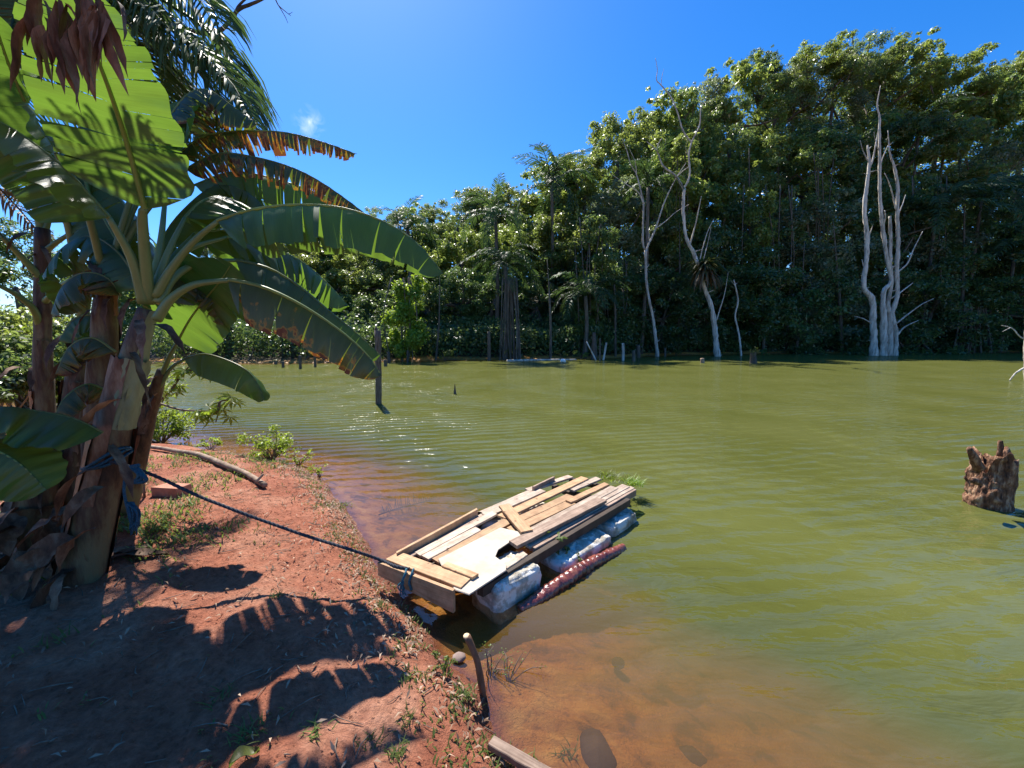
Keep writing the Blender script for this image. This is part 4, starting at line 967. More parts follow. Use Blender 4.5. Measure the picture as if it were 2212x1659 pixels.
# ------------------------------------------------------------------ banana leaves
def wprof(t):
    return np.minimum(1, (t / .1 + .05) ** .6) * np.sqrt(np.clip(1 - np.clip((t - .2) / .8, 0, 1) ** 2.4, 0, 1))
def banana_leaf(parent, pet, rib, w, n=(0, 0, 1), hang=(60, 60), cuts=8, tear=.0, dead=0.0, mat='banana', seed=0, prad=(.03, .014), sides=(1, 1), steps=46, curl=0.35, deadedge=0.22, rnd=7, gap=.0, label=None):
    r = np.random.default_rng(seed + 500)
    R_ = spline([W(*p) for p in rib], steps); T = np.gradient(R_, axis=0); T /= np.linalg.norm(T, axis=1)[:, None]
    nr = np.asarray(n, float); nr /= np.linalg.norm(nr)
    tt = np.linspace(0, 1, steps); nc = 7
    mb = MB()
    for si, sg in enumerate((-1, 1)):
        if not sides[si]: continue
        # strip boundaries
        k = int(cuts); cu = np.sort(r.choice(np.arange(3, steps - 2), min(k, steps - 6), replace=False)) if k else np.array([], int)
        bd = [0] + list(cu) + [steps - 1]
        h0 = hang[si]
        for a, b in zip(bd[:-1], bd[1:]):
            if b - a < 1: continue
            ex = r.normal(0, rnd) + (r.uniform(0, 26) * tear)
            lenf = 1 - (r.uniform(0, .35) * tear)
            dd = dead + r.uniform(-.12, .12) * (dead > 0)
            idx = np.arange(a, b + 1); m = len(idx)
            V = []; UV = []; AT = []
            for jj, i in enumerate(idx):
                S = np.cross(T[i], nr); S /= np.linalg.norm(S); U = np.cross(S, T[i]); ww = w * sides[si] * wprof(tt[i]) * lenf
                shr = 1 - gap * tear
                p = R_[i] + U * .004
                cen = R_[(a + b) // 2]
                for c in range(nc):
                    q = c / (nc - 1)
                    if c:
                        ang = R(min(h0 * (.35 + .95 * q ** curl * .7) + ex * q, 125)) + .05 * math.sin(i * .9 + sg)
                        dirv = S * sg * math.cos(ang) - U * math.sin(ang) + T[i] * .22
                        if h0 > 30:      # gravity
                            dirv = dirv + np.array((0, 0, -.25)) * q
                        dirv /= np.linalg.norm(dirv); p = p + dirv * ww / (nc - 1)
                    pq = p.copy()
                    if tear and m > 1:   # narrow the strips to their ends
                        cc = (jj - (m - 1) / 2) / max(m - 1, 1)
                        sh = gap * q * (1.0 + .6 * math.sin(seed + a))
                        pq = pq - T[i] * cc * np.linalg.norm(R_[b] - R_[a]) * min(sh, .85)
                    pq = pq + (S * .6 + U * .6) * .012 * w * math.sin(i * 2.1 + c * .6)
                    V.append(pq); UV.append((tt[i] * (1 + seed * .13), q * sg)); AT.append(dd + deadedge * q ** 3)
            Fc = []
            for jj in range(m - 1):
                for c in range(nc - 1):
                    f = (jj * nc + c, jj * nc + c + 1, (jj + 1) * nc + c + 1, (jj + 1) * nc + c)
                    Fc.append(f if sg > 0 else f[::-1])
            mb.add(V, Fc, UV, AT)
    o = mb.build('leaf', M[mat], parent)
    if label: o['label'] = label
    mb = MB()
    P = [W(*p) for p in pet][:-1] if pet else []
    if P:
        full = np.array(P + [R_[0]]); tube(mb, full, np.linspace(prad[0], prad[1], len(full)), 9, 5 * len(full), flat=.85)
        mb.build('petiole', M['petiole'], o)
    mb = MB(); tube(mb, R_[::4], [prad[1], prad[1] * .3], 6, 20, cap=False); mb.build('midrib', M['rib'], o)
    return o

def sheath(parent, pts, rad, a0, a1, name='sheath', mat='dry', seed=0, peel=.0):
    """part-tube wrapped around a stem, with a ragged top that peels off"""
    r = np.random.default_rng(seed); P = spline(pts, 14); T, N, B = frames(P); rd = np.interp(np.linspace(0, 1, 14), np.linspace(0, 1, len(rad)), rad)
    V = []; UV = []; m = 9
    for i in range(14):
        q = i / 13
        for j in range(m):
            a = a0 + (a1 - a0) * j / (m - 1)
            rr_ = rd[i] * (1 + .04 * math.sin(a * 7 + seed) + peel * q ** 3 * (1 + .5 * math.sin(j * 1.9 + seed)))
            lift = (-.5 * peel * q ** 4 * abs(math.sin(j * 1.3 + seed))) * .2
            V.append(P[i] + rr_ * (math.cos(a) * N[i] + math.sin(a) * B[i]) + np.array((0, 0, lift)) + r.normal(0, .003, 3)); UV.append((j / m, q))
    mb = MB(); mb.add(V, [(i * m + j, i * m + j + 1, (i + 1) * m + j + 1, (i + 1) * m + j) for i in range(13) for j in range(m - 1)], UV)
    return mb.build(name, M[mat], parent)
def ribbon(mb, p, d, L, w, r, hang=.8, nseg=9, tw=1.0):
    d = np.asarray(d, float); d /= np.linalg.norm(d); V = []; S = np.cross(d, (0, 0, 1)) + r.normal(0, .2, 3); S /= np.linalg.norm(S)
    for i in range(nseg):
        q = i / (nseg - 1); ww = w * math.sin(math.pi * min(q * .9 + .12, 1)) * (1 + r.normal(0, .12))
        V += [p - S * ww, p + np.cross(d, S) * ww * .35, p + S * ww]
        d = d + np.array((0, 0, -hang * .3)) + r.normal(0, .1, 3); d /= np.linalg.norm(d)
        S = S + np.cross(d, S) * r.normal(0, .3) * tw; S -= d * np.dot(S, d); S /= np.linalg.norm(S)
        p = p + d * L / nseg
    mb.add(V, [(3 * i + k, 3 * i + k + 1, 3 * i + k + 4, 3 * i + k + 3) for i in range(nseg - 1) for k in (0, 1)], at=np.full(len(V), r.uniform(0, 1)))
def dry_leaves(parent, spots, seed, name='dry_leaf', mat='dry'):
    r = np.random.default_rng(seed)
    for (u, v, y, L, w_, dx) in spots:
        mb = MB(); ribbon(mb, W(u, v, y), (dx + r.normal(0, .2), -.3, .1), L, w_ * .6, r, 1.0); mb.build(name, M[mat], parent)

YB = 2.55
base = G(172, 1262, .22)
b1 = thing('banana_plant', 'largest banana plant, nearest on the red bank with the rope tied round its stem', 'banana plant', (base[0], base[1], gz(base[0], base[1])))
stemP = [W(165, 1300, 2.36), W(185, 1200, 2.42), W(213, 1080, 2.46), W(250, 920, 2.5), W(288, 770, 2.55), W(318, 668, 2.6)]
sr = np.array([.125, .12, .108, .09, .07, .048])
mb = MB(); tube(mb, stemP, sr, 18, 34, rough=.05, seed=4); mb.build('stem', M['stem'], b1)
sheath(b1, stemP[:4], [.131, .126, .114, .106], 0.2, 3.6, 'sheath', 'stem_red', 1, .05)
sheath(b1, stemP[3:6], [.096, .083, .053], -1.0, 3.2, 'sheath', 'stem_green', 2, .05)
sheath(b1, stemP[2:5], [.114, .1, .084], 3.0, 5.0, 'sheath', 'dry', 3, .2)
sheath(b1, stemP[1:4], [.128, .12, .108], 2.6, 4.2, 'sheath', 'stem_red', 4, .12)
sheath(b1, [stemP[3], stemP[4]], [.096, .085], 4.6, 6.6, 'sheath', 'stem_green', 5, .1)
N0 = (322, 655, 2.6)
# A: great leaf overhead, seen from below
banana_leaf(b1, [(322, 655, 2.6), (308, 480, 2.45), (300, 440, 2.42)], [(312, 450, 2.42), (280, 330, 2.28), (240, 205, 2.12), (190, 70, 1.98), (165, -40, 1.9)], .33, n=(-.15, .8, .62), hang=(12, 16), cuts=13, tear=.4, seed=1, gap=.05, prad=(.036, .017), label='broad upright leaf lit through from behind')
# B: long arching leaf to the right
banana_leaf(b1, [(335, 640, 2.6), (372, 578, 2.6), (420, 520, 2.6), (470, 482, 2.6)], [(470, 478, 2.6), (540, 455, 2.6), (640, 443, 2.6), (740, 450, 2.62), (830, 480, 2.64), (900, 525, 2.65), (958, 592, 2.66)], .33, hang=(72, 66), cuts=10, tear=.22, seed=2, gap=.10, prad=(.034, .015), deadedge=.0)
# C1, C2: two drooping leaves
banana_leaf(b1, [(340, 655, 2.6), (375, 600, 2.7), (430, 568, 2.82), (500, 562, 2.95)], [(510, 562, 2.96), (580, 580, 3.05), (650, 622, 3.14), (720, 680, 3.2), (770, 720, 3.22), (822, 768, 3.22)], .36, hang=(66, 60), cuts=9, tear=.25, seed=3, gap=.08, prad=(.033, .015))
banana_leaf(b1, [(338, 690, 2.56), (370, 645, 2.56), (420, 615, 2.58), (490, 605, 2.62)], [(495, 605, 2.62), (560, 618, 2.64), (630, 648, 2.68), (700, 690, 2.72), (760, 735, 2.76), (800, 775, 2.78), (824, 812, 2.8)], .31, hang=(80, 74), cuts=7, tear=.4, dead=.27, deadedge=.25, seed=4, gap=.08, prad=(.036, .016), mat='bananaD', label='drooping leaf with brown scorched patches')
# D: leaf further behind with green torn tip
banana_leaf(b1, [(330, 640, 2.6), (400, 545, 2.8), (480, 512, 3.0)], [(490, 512, 3.0), (570, 530, 3.2), (650, 565, 3.4), (710, 615, 3.55), (755, 665, 3.62)], .34, hang=(60, 56), cuts=12, tear=.5, seed=5, gap=.25, prad=(.026, .012))
# J: leaf sweeping up left, shiny top
banana_leaf(b1, [(312, 655, 2.58), (285, 560, 2.5), (240, 480, 2.4)], [(235, 470, 2.4), (190, 420, 2.32), (140, 365, 2.25), (85, 320, 2.18), (20, 275, 2.1), (-50, 240, 2.05)], .30, hang=(55, 62), cuts=7, tear=.2, seed=6, gap=.05, prad=(.036, .016))
# K: upright narrow leaf with silvery sheen
banana_leaf(b1, [(328, 640, 2.6), (365, 540, 2.72), (400, 470, 2.85)], [(400, 470, 2.85), (430, 440, 2.95), (470, 425, 3.1), (520, 440, 3.3), (560, 480, 3.45)], .28, hang=(28, 30), cuts=5, tear=.2, seed=7, n=(0, -.2, 1), prad=(.026, .012))
# centre stalks and upright leaves behind
banana_leaf(b1, [(322, 640, 2.62), (345, 540, 2.72), (357, 430, 2.9)], [(357, 430, 2.9), (372, 370, 3.0), (400, 290, 3.1), (430, 230, 3.2)], .36, hang=(25, 30), cuts=5, tear=.2, seed=8, n=(.3, .8, .5), prad=(.03, .013))
banana_leaf(b1, [(326, 640, 2.64), (370, 560, 2.9), (420, 505, 3.1)], [(420, 505, 3.1), (500, 500, 3.3), (580, 540, 3.45), (650, 610, 3.55), (690, 660, 3.6)], .36, hang=(60, 60), cuts=9, tear=.5, seed=9, gap=.15, prad=(.024, .012))
# low leaves on the left of the clump
banana_leaf(b1, None, [(222, 935, 2.3), (160, 905, 2.22), (80, 888, 2.15), (0, 880, 2.05), (-70, 900, 2.0)], .25, hang=(26, 42), cuts=2, tear=.1, seed=10, prad=(.012, .008), n=(0, -.35, 1))
banana_leaf(b1, None, [(-90, 960, 1.95), (-30, 965, 1.95), (40, 1000, 1.98), (100, 1058, 2.02)], .24, hang=(28, 40), cuts=1, tear=.1, seed=11, prad=(.012, .008), n=(0, -.35, 1))
dry_leaves(b1, [(300, 690, 2.5, .5, .05, .2), (285, 760, 2.45, .55, .05, .3), (262, 860, 2.4, .45, .06, -.3), (240, 960, 2.35, .5, .05, .2), (225, 1050, 2.3, .35, .06, -.4),
                (205, 1140, 2.28, .4, .07, -.5), (160, 1180, 2.25, .4, .06, -.4), (140, 1240, 2.2, .35, .05, .1), (215, 1010, 2.33, .5, .06, -.2), (330, 700, 2.52, .4, .05, .6)], 1)

for i, (p, w_, h_, dd) in enumerate([([(262, 640, 2.75), (230, 600, 2.7), (180, 590, 2.65), (135, 620, 2.6), (110, 680, 2.6)], .2, 66, .3), ([(250, 760, 2.7), (200, 730, 2.65), (150, 750, 2.6), (120, 810, 2.55)], .17, 70, .35),
                                     ([(240, 850, 2.7), (190, 830, 2.6), (140, 860, 2.5), (110, 920, 2.45)], .16, 72, .4), ([(330, 640, 2.7), (380, 600, 2.85), (430, 600, 2.95), (480, 640, 3.0), (500, 700, 3.0)], .24, 66, .15),
                                     ([(310, 620, 2.75), (250, 540, 2.8), (190, 510, 2.85), (130, 540, 2.85), (90, 600, 2.85)], .26, 64, .1), ([(330, 620, 2.8), (350, 520, 3.0), (400, 450, 3.2), (470, 400, 3.4), (540, 420, 3.5), (600, 480, 3.6)], .3, 60, .05),
                                     ([(300, 600, 2.8), (240, 500, 2.9), (200, 440, 3.0), (140, 420, 3.1), (80, 450, 3.1)], .3, 58, .05), ([(320, 600, 2.9), (300, 500, 3.1), (250, 420, 3.3), (180, 380, 3.4), (100, 400, 3.5)], .32, 58, .0)]):
    banana_leaf(b1, None, p, w_, hang=(h_, h_ - 4), cuts=9, tear=.6, dead=dd, seed=120 + i, gap=.2, mat='bananaD' if dd > .12 else 'banana', prad=(.014, .009))
# second: clump of older stems behind
def stem_plant(label, pts, rad, leaves_, seed, mat='stem', dry=6, group=None):
    b = W(*pts[0]); t = thing('banana_plant', label, 'banana plant', (b[0], b[1], gz(b[0], b[1])), group)
    P = [W(*p) for p in pts]; P[0][2] = min(P[0][2], gz(b[0], b[1]) - .05)
    mb = MB(); tube(mb, P, rad, 14, 26, rough=.08, seed=seed); mb.build('stem', M[mat], t)
    r = np.random.default_rng(seed)
    for k in range(4):
        i = r.integers(0, max(len(P) - 2, 1)); a = r.uniform(0, 6)
        sheath(t, [P[i], P[i + 1]], [rad[min(i, len(rad) - 1)] * 1.07, rad[min(i + 1, len(rad) - 1)] * 1.1], a, a + r.uniform(1.2, 2.4), 'sheath', ['dry', 'stem', 'stem_red', 'stem'][k], seed + k, r.uniform(.05, .22))
    for k in range(dry):
        q = r.uniform(.25, 1); i = min(int(q * (len(P) - 1)), len(P) - 2)
        mb = MB(); ribbon(mb, P[i] * .5 + P[i + 1] * .5 + r.normal(0, .06, 3), (r.normal(0, .6), -.7, .1), r.uniform(.25, .5), r.uniform(.015, .04), r, 1.0); mb.build('dry_leaf', M['dry'], t)
    for L in leaves_: banana_leaf(t, *L[0], **L[1])
    return t
stem_plant('brown-sheathed banana stem just behind the roped one', [(205, 1230, 2.75), (214, 1000, 2.78), (222, 800, 2.8), (227, 680, 2.81), (230, 590, 2.82), (232, 540, 2.83)], [.105, .095, .082, .066, .045, .025], [
    (([(228, 605, 2.82), (300, 430, 2.95), (380, 340, 3.1)], [(380, 338, 3.1), (440, 295, 3.15), (530, 283, 3.2), (620, 287, 3.25), (700, 308, 3.3), (772, 334, 3.35)], .19), dict(hang=(82, 78), cuts=30, tear=1, dead=.42, seed=21, gap=.45, mat='bananaD', prad=(.024, .01), rnd=9, label='torn brown leaf whose strips hang like fringe')),
    (([(228, 605, 2.82), (310, 460, 2.95), (400, 370, 3.05)], [(400, 368, 3.05), (470, 332, 3.05), (560, 342, 3.1), (640, 366, 3.15), (700, 398, 3.2), (760, 440, 3.25), (798, 470, 3.28)], .22), dict(hang=(80, 76), cuts=30, tear=1, dead=.40, seed=22, gap=.42, mat='bananaD', prad=(.024, .01), rnd=9, label='lower torn brown leaf with hanging strips')),
    (([(228, 605, 2.82), (330, 440, 3.2), (420, 400, 3.5)], [(420, 400, 3.5), (500, 372, 3.6), (590, 385, 3.7), (680, 415, 3.8), (770, 452, 3.9)], .33), dict(hang=(70, 66), cuts=14, tear=.4, seed=23, gap=.1, prad=(.024, .01))),
    (([(228, 605, 2.82), (300, 380, 2.9), (360, 260, 3.0)], [(360, 262, 3.0), (405, 205, 3.05), (450, 195, 3.1), (510, 235, 3.15), (556, 268, 3.2)], .27), dict(hang=(66, 62), cuts=16, tear=.6, dead=.2, deadedge=.35, seed=24, gap=.2, mat='bananaD', prad=(.022, .01))),
    (([(228, 605, 2.82), (180, 430, 2.6), (120, 330, 2.4)], [(120, 330, 2.4), (70, 250, 2.3), (20, 140, 2.2), (-20, 20, 2.1)], .28), dict(hang=(62, 62), cuts=9, tear=.4, seed=25, n=(0, 0, 1), prad=(.026, .013))),
], 31, 'stem', 8)
stem_plant('dark banana stem between the forked stem and the brown-sheathed one', [(165, 1180, 2.95), (163, 1000, 2.95), (170, 820, 3.0), (180, 690, 3.05)], [.11, .10, .08, .06], [
    (([(180, 695, 3.05), (150, 500, 2.9), (110, 400, 2.8)], [(110, 400, 2.8), (80, 330, 2.7), (40, 300, 2.6), (-30, 330, 2.5)], .34), dict(hang=(60, 60), cuts=7, tear=.4, dead=.1, seed=31, gap=.1)),
    (([(180, 695, 3.05), (200, 560, 3.1), (200, 460, 3.2)], [(200, 460, 3.2), (180, 380, 3.3), (130, 300, 3.4), (60, 260, 3.5)], .36), dict(hang=(50, 50), cuts=8, tear=.4, seed=32, gap=.1)),
    ((None, [(245, 690, 2.95), (205, 680, 2.9), (160, 690, 2.85), (128, 735, 2.8)], .17), dict(hang=(62, 66), cuts=3, tear=.2, seed=33)),
    ((None, [(185, 660, 3.05), (150, 640, 3.0), (115, 600, 2.95), (90, 590, 2.9)], .16), dict(hang=(50, 50), cuts=3, tear=.2, seed=34)),
], 41, 'stem', 9)
stem_plant('banana stem at the far left with a fork of pale stalks', [(100, 1150, 3.3), (97, 990, 3.3), (95, 840, 3.3), (92, 730, 3.3), (92, 600, 3.32), (92, 494, 3.35)], [.085, .078, .065, .055, .05, .045], [
    (([(88, 600, 3.3), (48, 557, 3.2), (5, 512, 3.1)], [(5, 512, 3.1), (-40, 470, 3.0), (-100, 450, 2.9)], .3), dict(hang=(60, 60), cuts=5, tear=.2, seed=41)),
    (([(88, 710, 3.3), (71, 666, 3.2), (34, 636, 3.1), (0, 618, 3.0)], [(0, 618, 3.0), (-50, 610, 2.9), (-110, 640, 2.8)], .28), dict(hang=(60, 60), cuts=5, tear=.2, seed=42)),
    (([(98, 650, 3.3), (106, 642, 3.25), (127, 620, 3.2), (148, 607, 3.15)], [(148, 607, 3.15), (185, 590, 3.1), (230, 610, 3.1), (262, 660, 3.1)], .2), dict(hang=(64, 64), cuts=5, tear=.4, dead=.15, seed=43)),
    (([(96, 545, 3.35), (116, 528, 3.3), (159, 499, 3.3)], [(159, 499, 3.3), (210, 480, 3.3), (270, 500, 3.3), (320, 560, 3.3)], .3), dict(hang=(66, 66), cuts=7, tear=.4, dead=.1, seed=44)),
    (([(90, 500, 3.35), (76, 440, 3.3), (60, 380, 3.2)], [(60, 380, 3.2), (40, 300, 3.1), (-10, 230, 3.0), (-70, 200, 2.9)], .34), dict(hang=(50, 50), cuts=7, tear=.3, seed=45)),
    (([(95, 500, 3.35), (112, 440, 3.4), (130, 360, 3.4)], [(130, 360, 3.4), (160, 290, 3.4), (220, 250, 3.5), (300, 260, 3.6), (360, 320, 3.7)], .36), dict(hang=(60, 60), cuts=9, tear=.4, seed=46, gap=.1)),
], 51, 'stem', 6)
stem_plant('low dark banana stem at the left of the clump', [(70, 1200, 2.7), (75, 1080, 2.72), (85, 980, 2.75)], [.13, .12, .08], [
    ((None, [(85, 985, 2.75), (60, 960, 2.65), (20, 975, 2.55), (-20, 1010, 2.5)], .18), dict(hang=(50, 60), cuts=3, tear=.2, dead=.2, seed=51)),
], 61, 'stem', 12)
# small plant with slanted stem in front of the water
stem_plant('slim slanting banana shoot beside the largest plant, its tip leaf glowing', [(270, 1120, 3.35), (290, 1020, 3.32), (312, 930, 3.3), (335, 850, 3.28), (350, 800, 3.26)], [.085, .075, .062, .05, .035], [
    (([(348, 815, 3.27), (365, 770, 3.2), (385, 735, 3.15)], [(385, 735, 3.15), (410, 690, 3.05), (440, 650, 2.95), (475, 608, 2.85), (500, 570, 2.8)], .30), dict(hang=(14, 14), cuts=4, tear=.15, seed=61, n=(-.1, .93, .35), prad=(.022, .01), label='upright leaf of the shoot, seen from below')),
    (([(345, 835, 3.27), (370, 795, 3.27), (400, 775, 3.27)], [(400, 775, 3.27), (440, 765, 3.27), (490, 778, 3.25), (530, 798, 3.22), (556, 828, 3.2), (570, 866, 3.18)], .23), dict(hang=(58, 50), cuts=4, tear=.25, seed=62, prad=(.022, .01), n=(0, -.3, 1), label='low arching leaf with bright yellow-green end')),
    (([(342, 845, 3.27), (360, 790, 3.4), (395, 720, 3.5)], [(395, 720, 3.5), (450, 660, 3.6), (510, 650, 3.7), (560, 700, 3.75)], .2), dict(hang=(60, 56), cuts=6, tear=.3, seed=63, prad=(.018, .01))),
], 71, 'stem', 5)
# dead leaf masses at the foot
t = thing('dead_leaf_heap', 'heap of brown crumpled banana leaves at the foot of the clump, lower left', 'dead leaves', G(90, 1230, .25))
r_ = np.random.default_rng(77)
for k in range(34):
    mb = MB(); u = r_.uniform(5, 160); v = r_.uniform(1090, 1240)
    ribbon(mb, W(u, v, 2.35 + r_.uniform(-.1, .25)), (r_.normal(0, .8), -.6, .3), r_.uniform(.2, .5), r_.uniform(.04, .09), r_, 1.0, tw=1.6); mb.build('dry_leaf', M['dry'], t)
for (u, v, y, lb) in ((110, 40, 1.82, 'left'), (205, 20, 1.80, 'right')):
    t = thing('hanging_dead_leaf', f'brown dead leaf bunch hanging at the top left, {lb} one of two', 'dead leaf', W(u, v - 40, y)); r_ = np.random.default_rng(int(u))
    for k in range(15):
        mb = MB(); ribbon(mb, W(u + r_.uniform(-38, 38), v + r_.uniform(-60, 20), y), (r_.normal(0, .3), 0, -.5), r_.uniform(.22, .42), r_.uniform(.014, .036), r_, 1.0, tw=.6); mb.build('strip', M['dry'], t)

# ------------------------------------------------------------------ coconut palm over the clump and bare tree limb
cc = W(110, -150, 4.2)
cp = thing('coconut_palm', 'coconut palm whose fronds hang in from the top left', 'palm', (-7.2, 4.2, gz(-7.2, 4.2)))
mb = MB(); tube(mb, [(-7.2, 4.2, 0), (-7.0, 4.2, cc[2] * .45), (cc[0] - .9, 4.2, cc[2] * .85), cc], [.2, .15, .13, .11], 12, 24, rough=.05, ribs=40, ribamp=.03); mb.build('trunk', M['bark'], cp)
def cfrond(pts, leaflet, hang, seed, mat='palm', pairs=95, wid=.03):
    mb = MB(); frond_geo(mb, [W(*p) for p in pts], leaflet, hang, pairs, wid, .022, .1, np.random.default_rng(seed), jit=.07); mb.build('frond', M[mat], cp)
cfrond([(110, -150, 4.2), (230, -40, 3.9), (350, 50, 3.7), (450, 125, 3.6), (500, 180, 3.55), (538, 245, 3.5)], .8, .7, 1)
cfrond([(110, -150, 4.2), (230, -60, 4.2), (330, 30, 4.2), (420, 110, 4.2), (500, 200, 4.2), (570, 300, 4.2)], .75, .9, 2)
cfrond([(110, -150, 4.2), (250, -110, 3.8), (360, -60, 3.5), (430, -20, 3.4), (470, 40, 3.3), (480, 95, 3.3)], .6, .8, 3)
cfrond([(110, -150, 4.2), (180, -20, 3.9), (260, 90, 3.8), (330, 200, 3.7), (380, 300, 3.7)], .8, .6, 4)
cfrond([(110, -150, 4.2), (80, 0, 4.4), (60, 160, 4.6), (40, 300, 4.7), (60, 420, 4.8)], .8, .6, 5)
cfrond([(110, -150, 4.2), (10, 50, 4.4), (-60, 250, 4.5), (-20, 380, 4.6), (40, 450, 4.6), (82, 500, 4.6)], .55, .8, 6, 'palm_dry')
cfrond([(110, -150, 4.2), (260, 60, 4.8), (400, 220, 5.2), (500, 360, 5.4), (565, 450, 5.5)], .8, .6, 7)
cfrond([(110, -150, 4.2), (200, -30, 4.0), (290, 60, 3.9), (370, 110, 3.85), (430, 150, 3.8), (470, 215, 3.8)], 1.0, 1.0, 11)
cfrond([(110, -150, 4.2), (190, -60, 4.5), (270, 40, 4.6), (350, 130, 4.7), (410, 230, 4.7), (440, 330, 4.7)], .9, 1.0, 12)
cfrond([(110, -150, 4.2), (240, -70, 4.4), (350, 0, 4.4), (440, 60, 4.4), (505, 140, 4.4), (545, 230, 4.4)], .8, 1.0, 13)
cfrond([(110, -150, 4.2), (150, -60, 4.5), (180, 60, 4.7), (220, 180, 4.8), (280, 300, 4.9)], .9, .9, 14)
cfrond([(110, -150, 4.2), (60, -40, 3.6), (20, 80, 3.3), (0, 220, 3.1)], .6, .7, 8)
bt = thing('bare_tree', 'bare crooked limb reaching in over the sky at the top left', 'tree', (-8.6, 5.4, gz(-8.6, 5.4)))
mb = MB(); a0 = W(365, 46, 5.0)
tube(mb, [(-8.6, 5.4, 0), (-8.4, 5.3, 3.2), (-7.0, 5.1, 5.6), (a0 + np.array((-1.0, .1, -.1))), a0], [.14, .11, .08, .045, .035], 9, 24, rough=.1); mb.build('trunk', M['bark'], bt)
for pts, rad in (([(365, 46), (395, 60), (440, 72), (475, 66), (500, 40), (516, 20), (545, 8), (572, -4)], [5, 4.4, 3.6, 3, 2]), ([(508, 32), (516, 12), (535, -6)], [3, 1.6]), ([(478, 62), (490, 62), (502, 66), (522, 64)], [1.2, .5]), ([(494, 60), (502, 68), (512, 74)], [.9, .4]),
                 ([(535, -6), (560, -12), (590, -6), (602, 12), (618, 26), (628, 34)], [1.5, 1.1, .5]), ([(602, 12), (616, 36), (622, 50)], [.9, .4]), ([(618, 26), (624, 30), (632, 26)], [.7, .3])):
    mb = MB(); tube(mb, [W(u, v, 5.0) for u, v in pts], np.interp(np.linspace(0, 1, len(pts)), np.linspace(0, 1, len(rad)), rad) * PX(5.0), 6, 4 * len(pts), rough=.1); mb.build('branch', M['bark'], bt)

# ------------------------------------------------------------------ raft
DZ = .22
def c3(x, y, z=DZ): return G(768 + .2977 * x, 987.5 + .2977 * y, z)
A = c3(175, 755); Bq = c3(715, 955)
raft = thing('raft', 'small homemade raft of nailed boards on white foam, moored against the bank', 'raft', (float(A[0]), float(A[1]), 0))
def rb(p, q, w_, th=.02, z=DZ, mat='woodold', seed=0, bow=0, name='plank'):
    mb = MB(); board(mb, c3(*p, z), c3(*q, z), w_, th, seed=seed, bow=bow); return mb.build(name, M[mat], raft, smooth=False)
rb((330, 700), (900, 395), .085, z=.215, mat='woodold', seed=1)
rb((385, 715), (980, 400), .05, z=.222, mat='woodgrey', seed=2)
rb((450, 700), (1010, 400), .075, z=.226, mat='woodold', seed=3)
rb((500, 728), (890, 515), .085, z=.236, mat='woodold', seed=4)
rb((580, 745), (1120, 450), .105, z=.229, mat='woodnew', seed=5)
rb((860, 430), (1300, 235), .09, z=.215, mat='woodold', seed=6)
rb((930, 420), (1360, 235), .10, z=.224, mat='woodold', seed=7)
rb((1250, 235), (1560, 135), .085, z=.218, mat='woodold', seed=17)
rb((1060, 430), (1660, 148), .105, z=.238, mat='woodnew', seed=8)
rb((1140, 470), (1560, 275), .10, z=.230, mat='woodnew', seed=9)
rb((1120, 530), (1560, 325), .12, z=.226, mat='woodnew', seed=10)
rb((1540, 320), (1820, 190), .075, z=.244, mat='woodnew', seed=11)
rb((1230, 560), (1880, 215), .10, z=.232, mat='woodold', seed=12)
rb((1560, 235), (1760, 150), .085, z=.222, mat='woodold', seed=18)
rb((1400, 500), (1960, 205), .10, z=.226, mat='woodold', seed=13)
rb((1140, 625), (1790, 300), .105, .028, z=.262, mat='woodgrey', seed=14)
rb((1250, 640), (2010, 215), .06, z=.218, mat='woodold', seed=15)
rb((1080, 790), (1230, 690), .07, z=.214, mat='woodold', seed=16)
rb((1080, 345), (1245, 535), .11, .022, z=.278, mat='woodnew', seed=19, name='cross_plank')
rb((300, 690), (885, 372), .028, .06, z=.275, mat='woodnew', seed=20, name='side_rail')
rb((1290, 212), (1440, 140), .025, .05, z=.265, mat='woodgrey', seed=21, name='side_rail')
rb((1300, 655), (2030, 232), .03, .07, z=.212, mat='woodgrey', seed=22, name='side_rail')
mb = MB(); slab(mb, [c3(*p) for p in [(600, 760), (1050, 528), (1225, 568), (1110, 640), (1035, 690), (1015, 740), (1060, 775), (1096, 806), (1092, 842), (1000, 905), (826, 1020), (718, 984)]], .236, .2445); mb.build('plywood_sheet', M['ply'], raft, smooth=False)
mb = MB(); board(mb, c3(270, 712, .256), c3(800, 905, .256), .125, .022, seed=24); mb.build('end_board', M['woodnew'], raft, smooth=False)
mb = MB(); board(mb, c3(640, 770, .268), c3(872, 858, .268), .06, .022, seed=25); mb.build('end_board', M['woodnew'], raft, smooth=False)
# upright front board
fa = c3(178, 758, .255); fb = c3(722, 962, .255); dn = (fb - fa) / np.linalg.norm(fb - fa); nrm = np.cross(dn, (0, 0, 1))
mb = MB(); z1 = .262; V = []
for (e, zz) in ((fa, .16), (fb, .105)):
    for o_ in (0, .024):
        for z_ in (z1, zz): V.append((e[0] + nrm[0] * o_, e[1] + nrm[1] * o_, z_))
mb.add(V, [(0, 1, 5, 4), (2, 6, 7, 3), (0, 4, 6, 2), (1, 3, 7, 5), (0, 2, 3, 1), (4, 5, 7, 6)], [(z * 1.0, d) for d in (0, .62) for _ in (0, 1) for z in (0, .12)])
mb.build('front_board', M['woodnew'], raft, smooth=False)
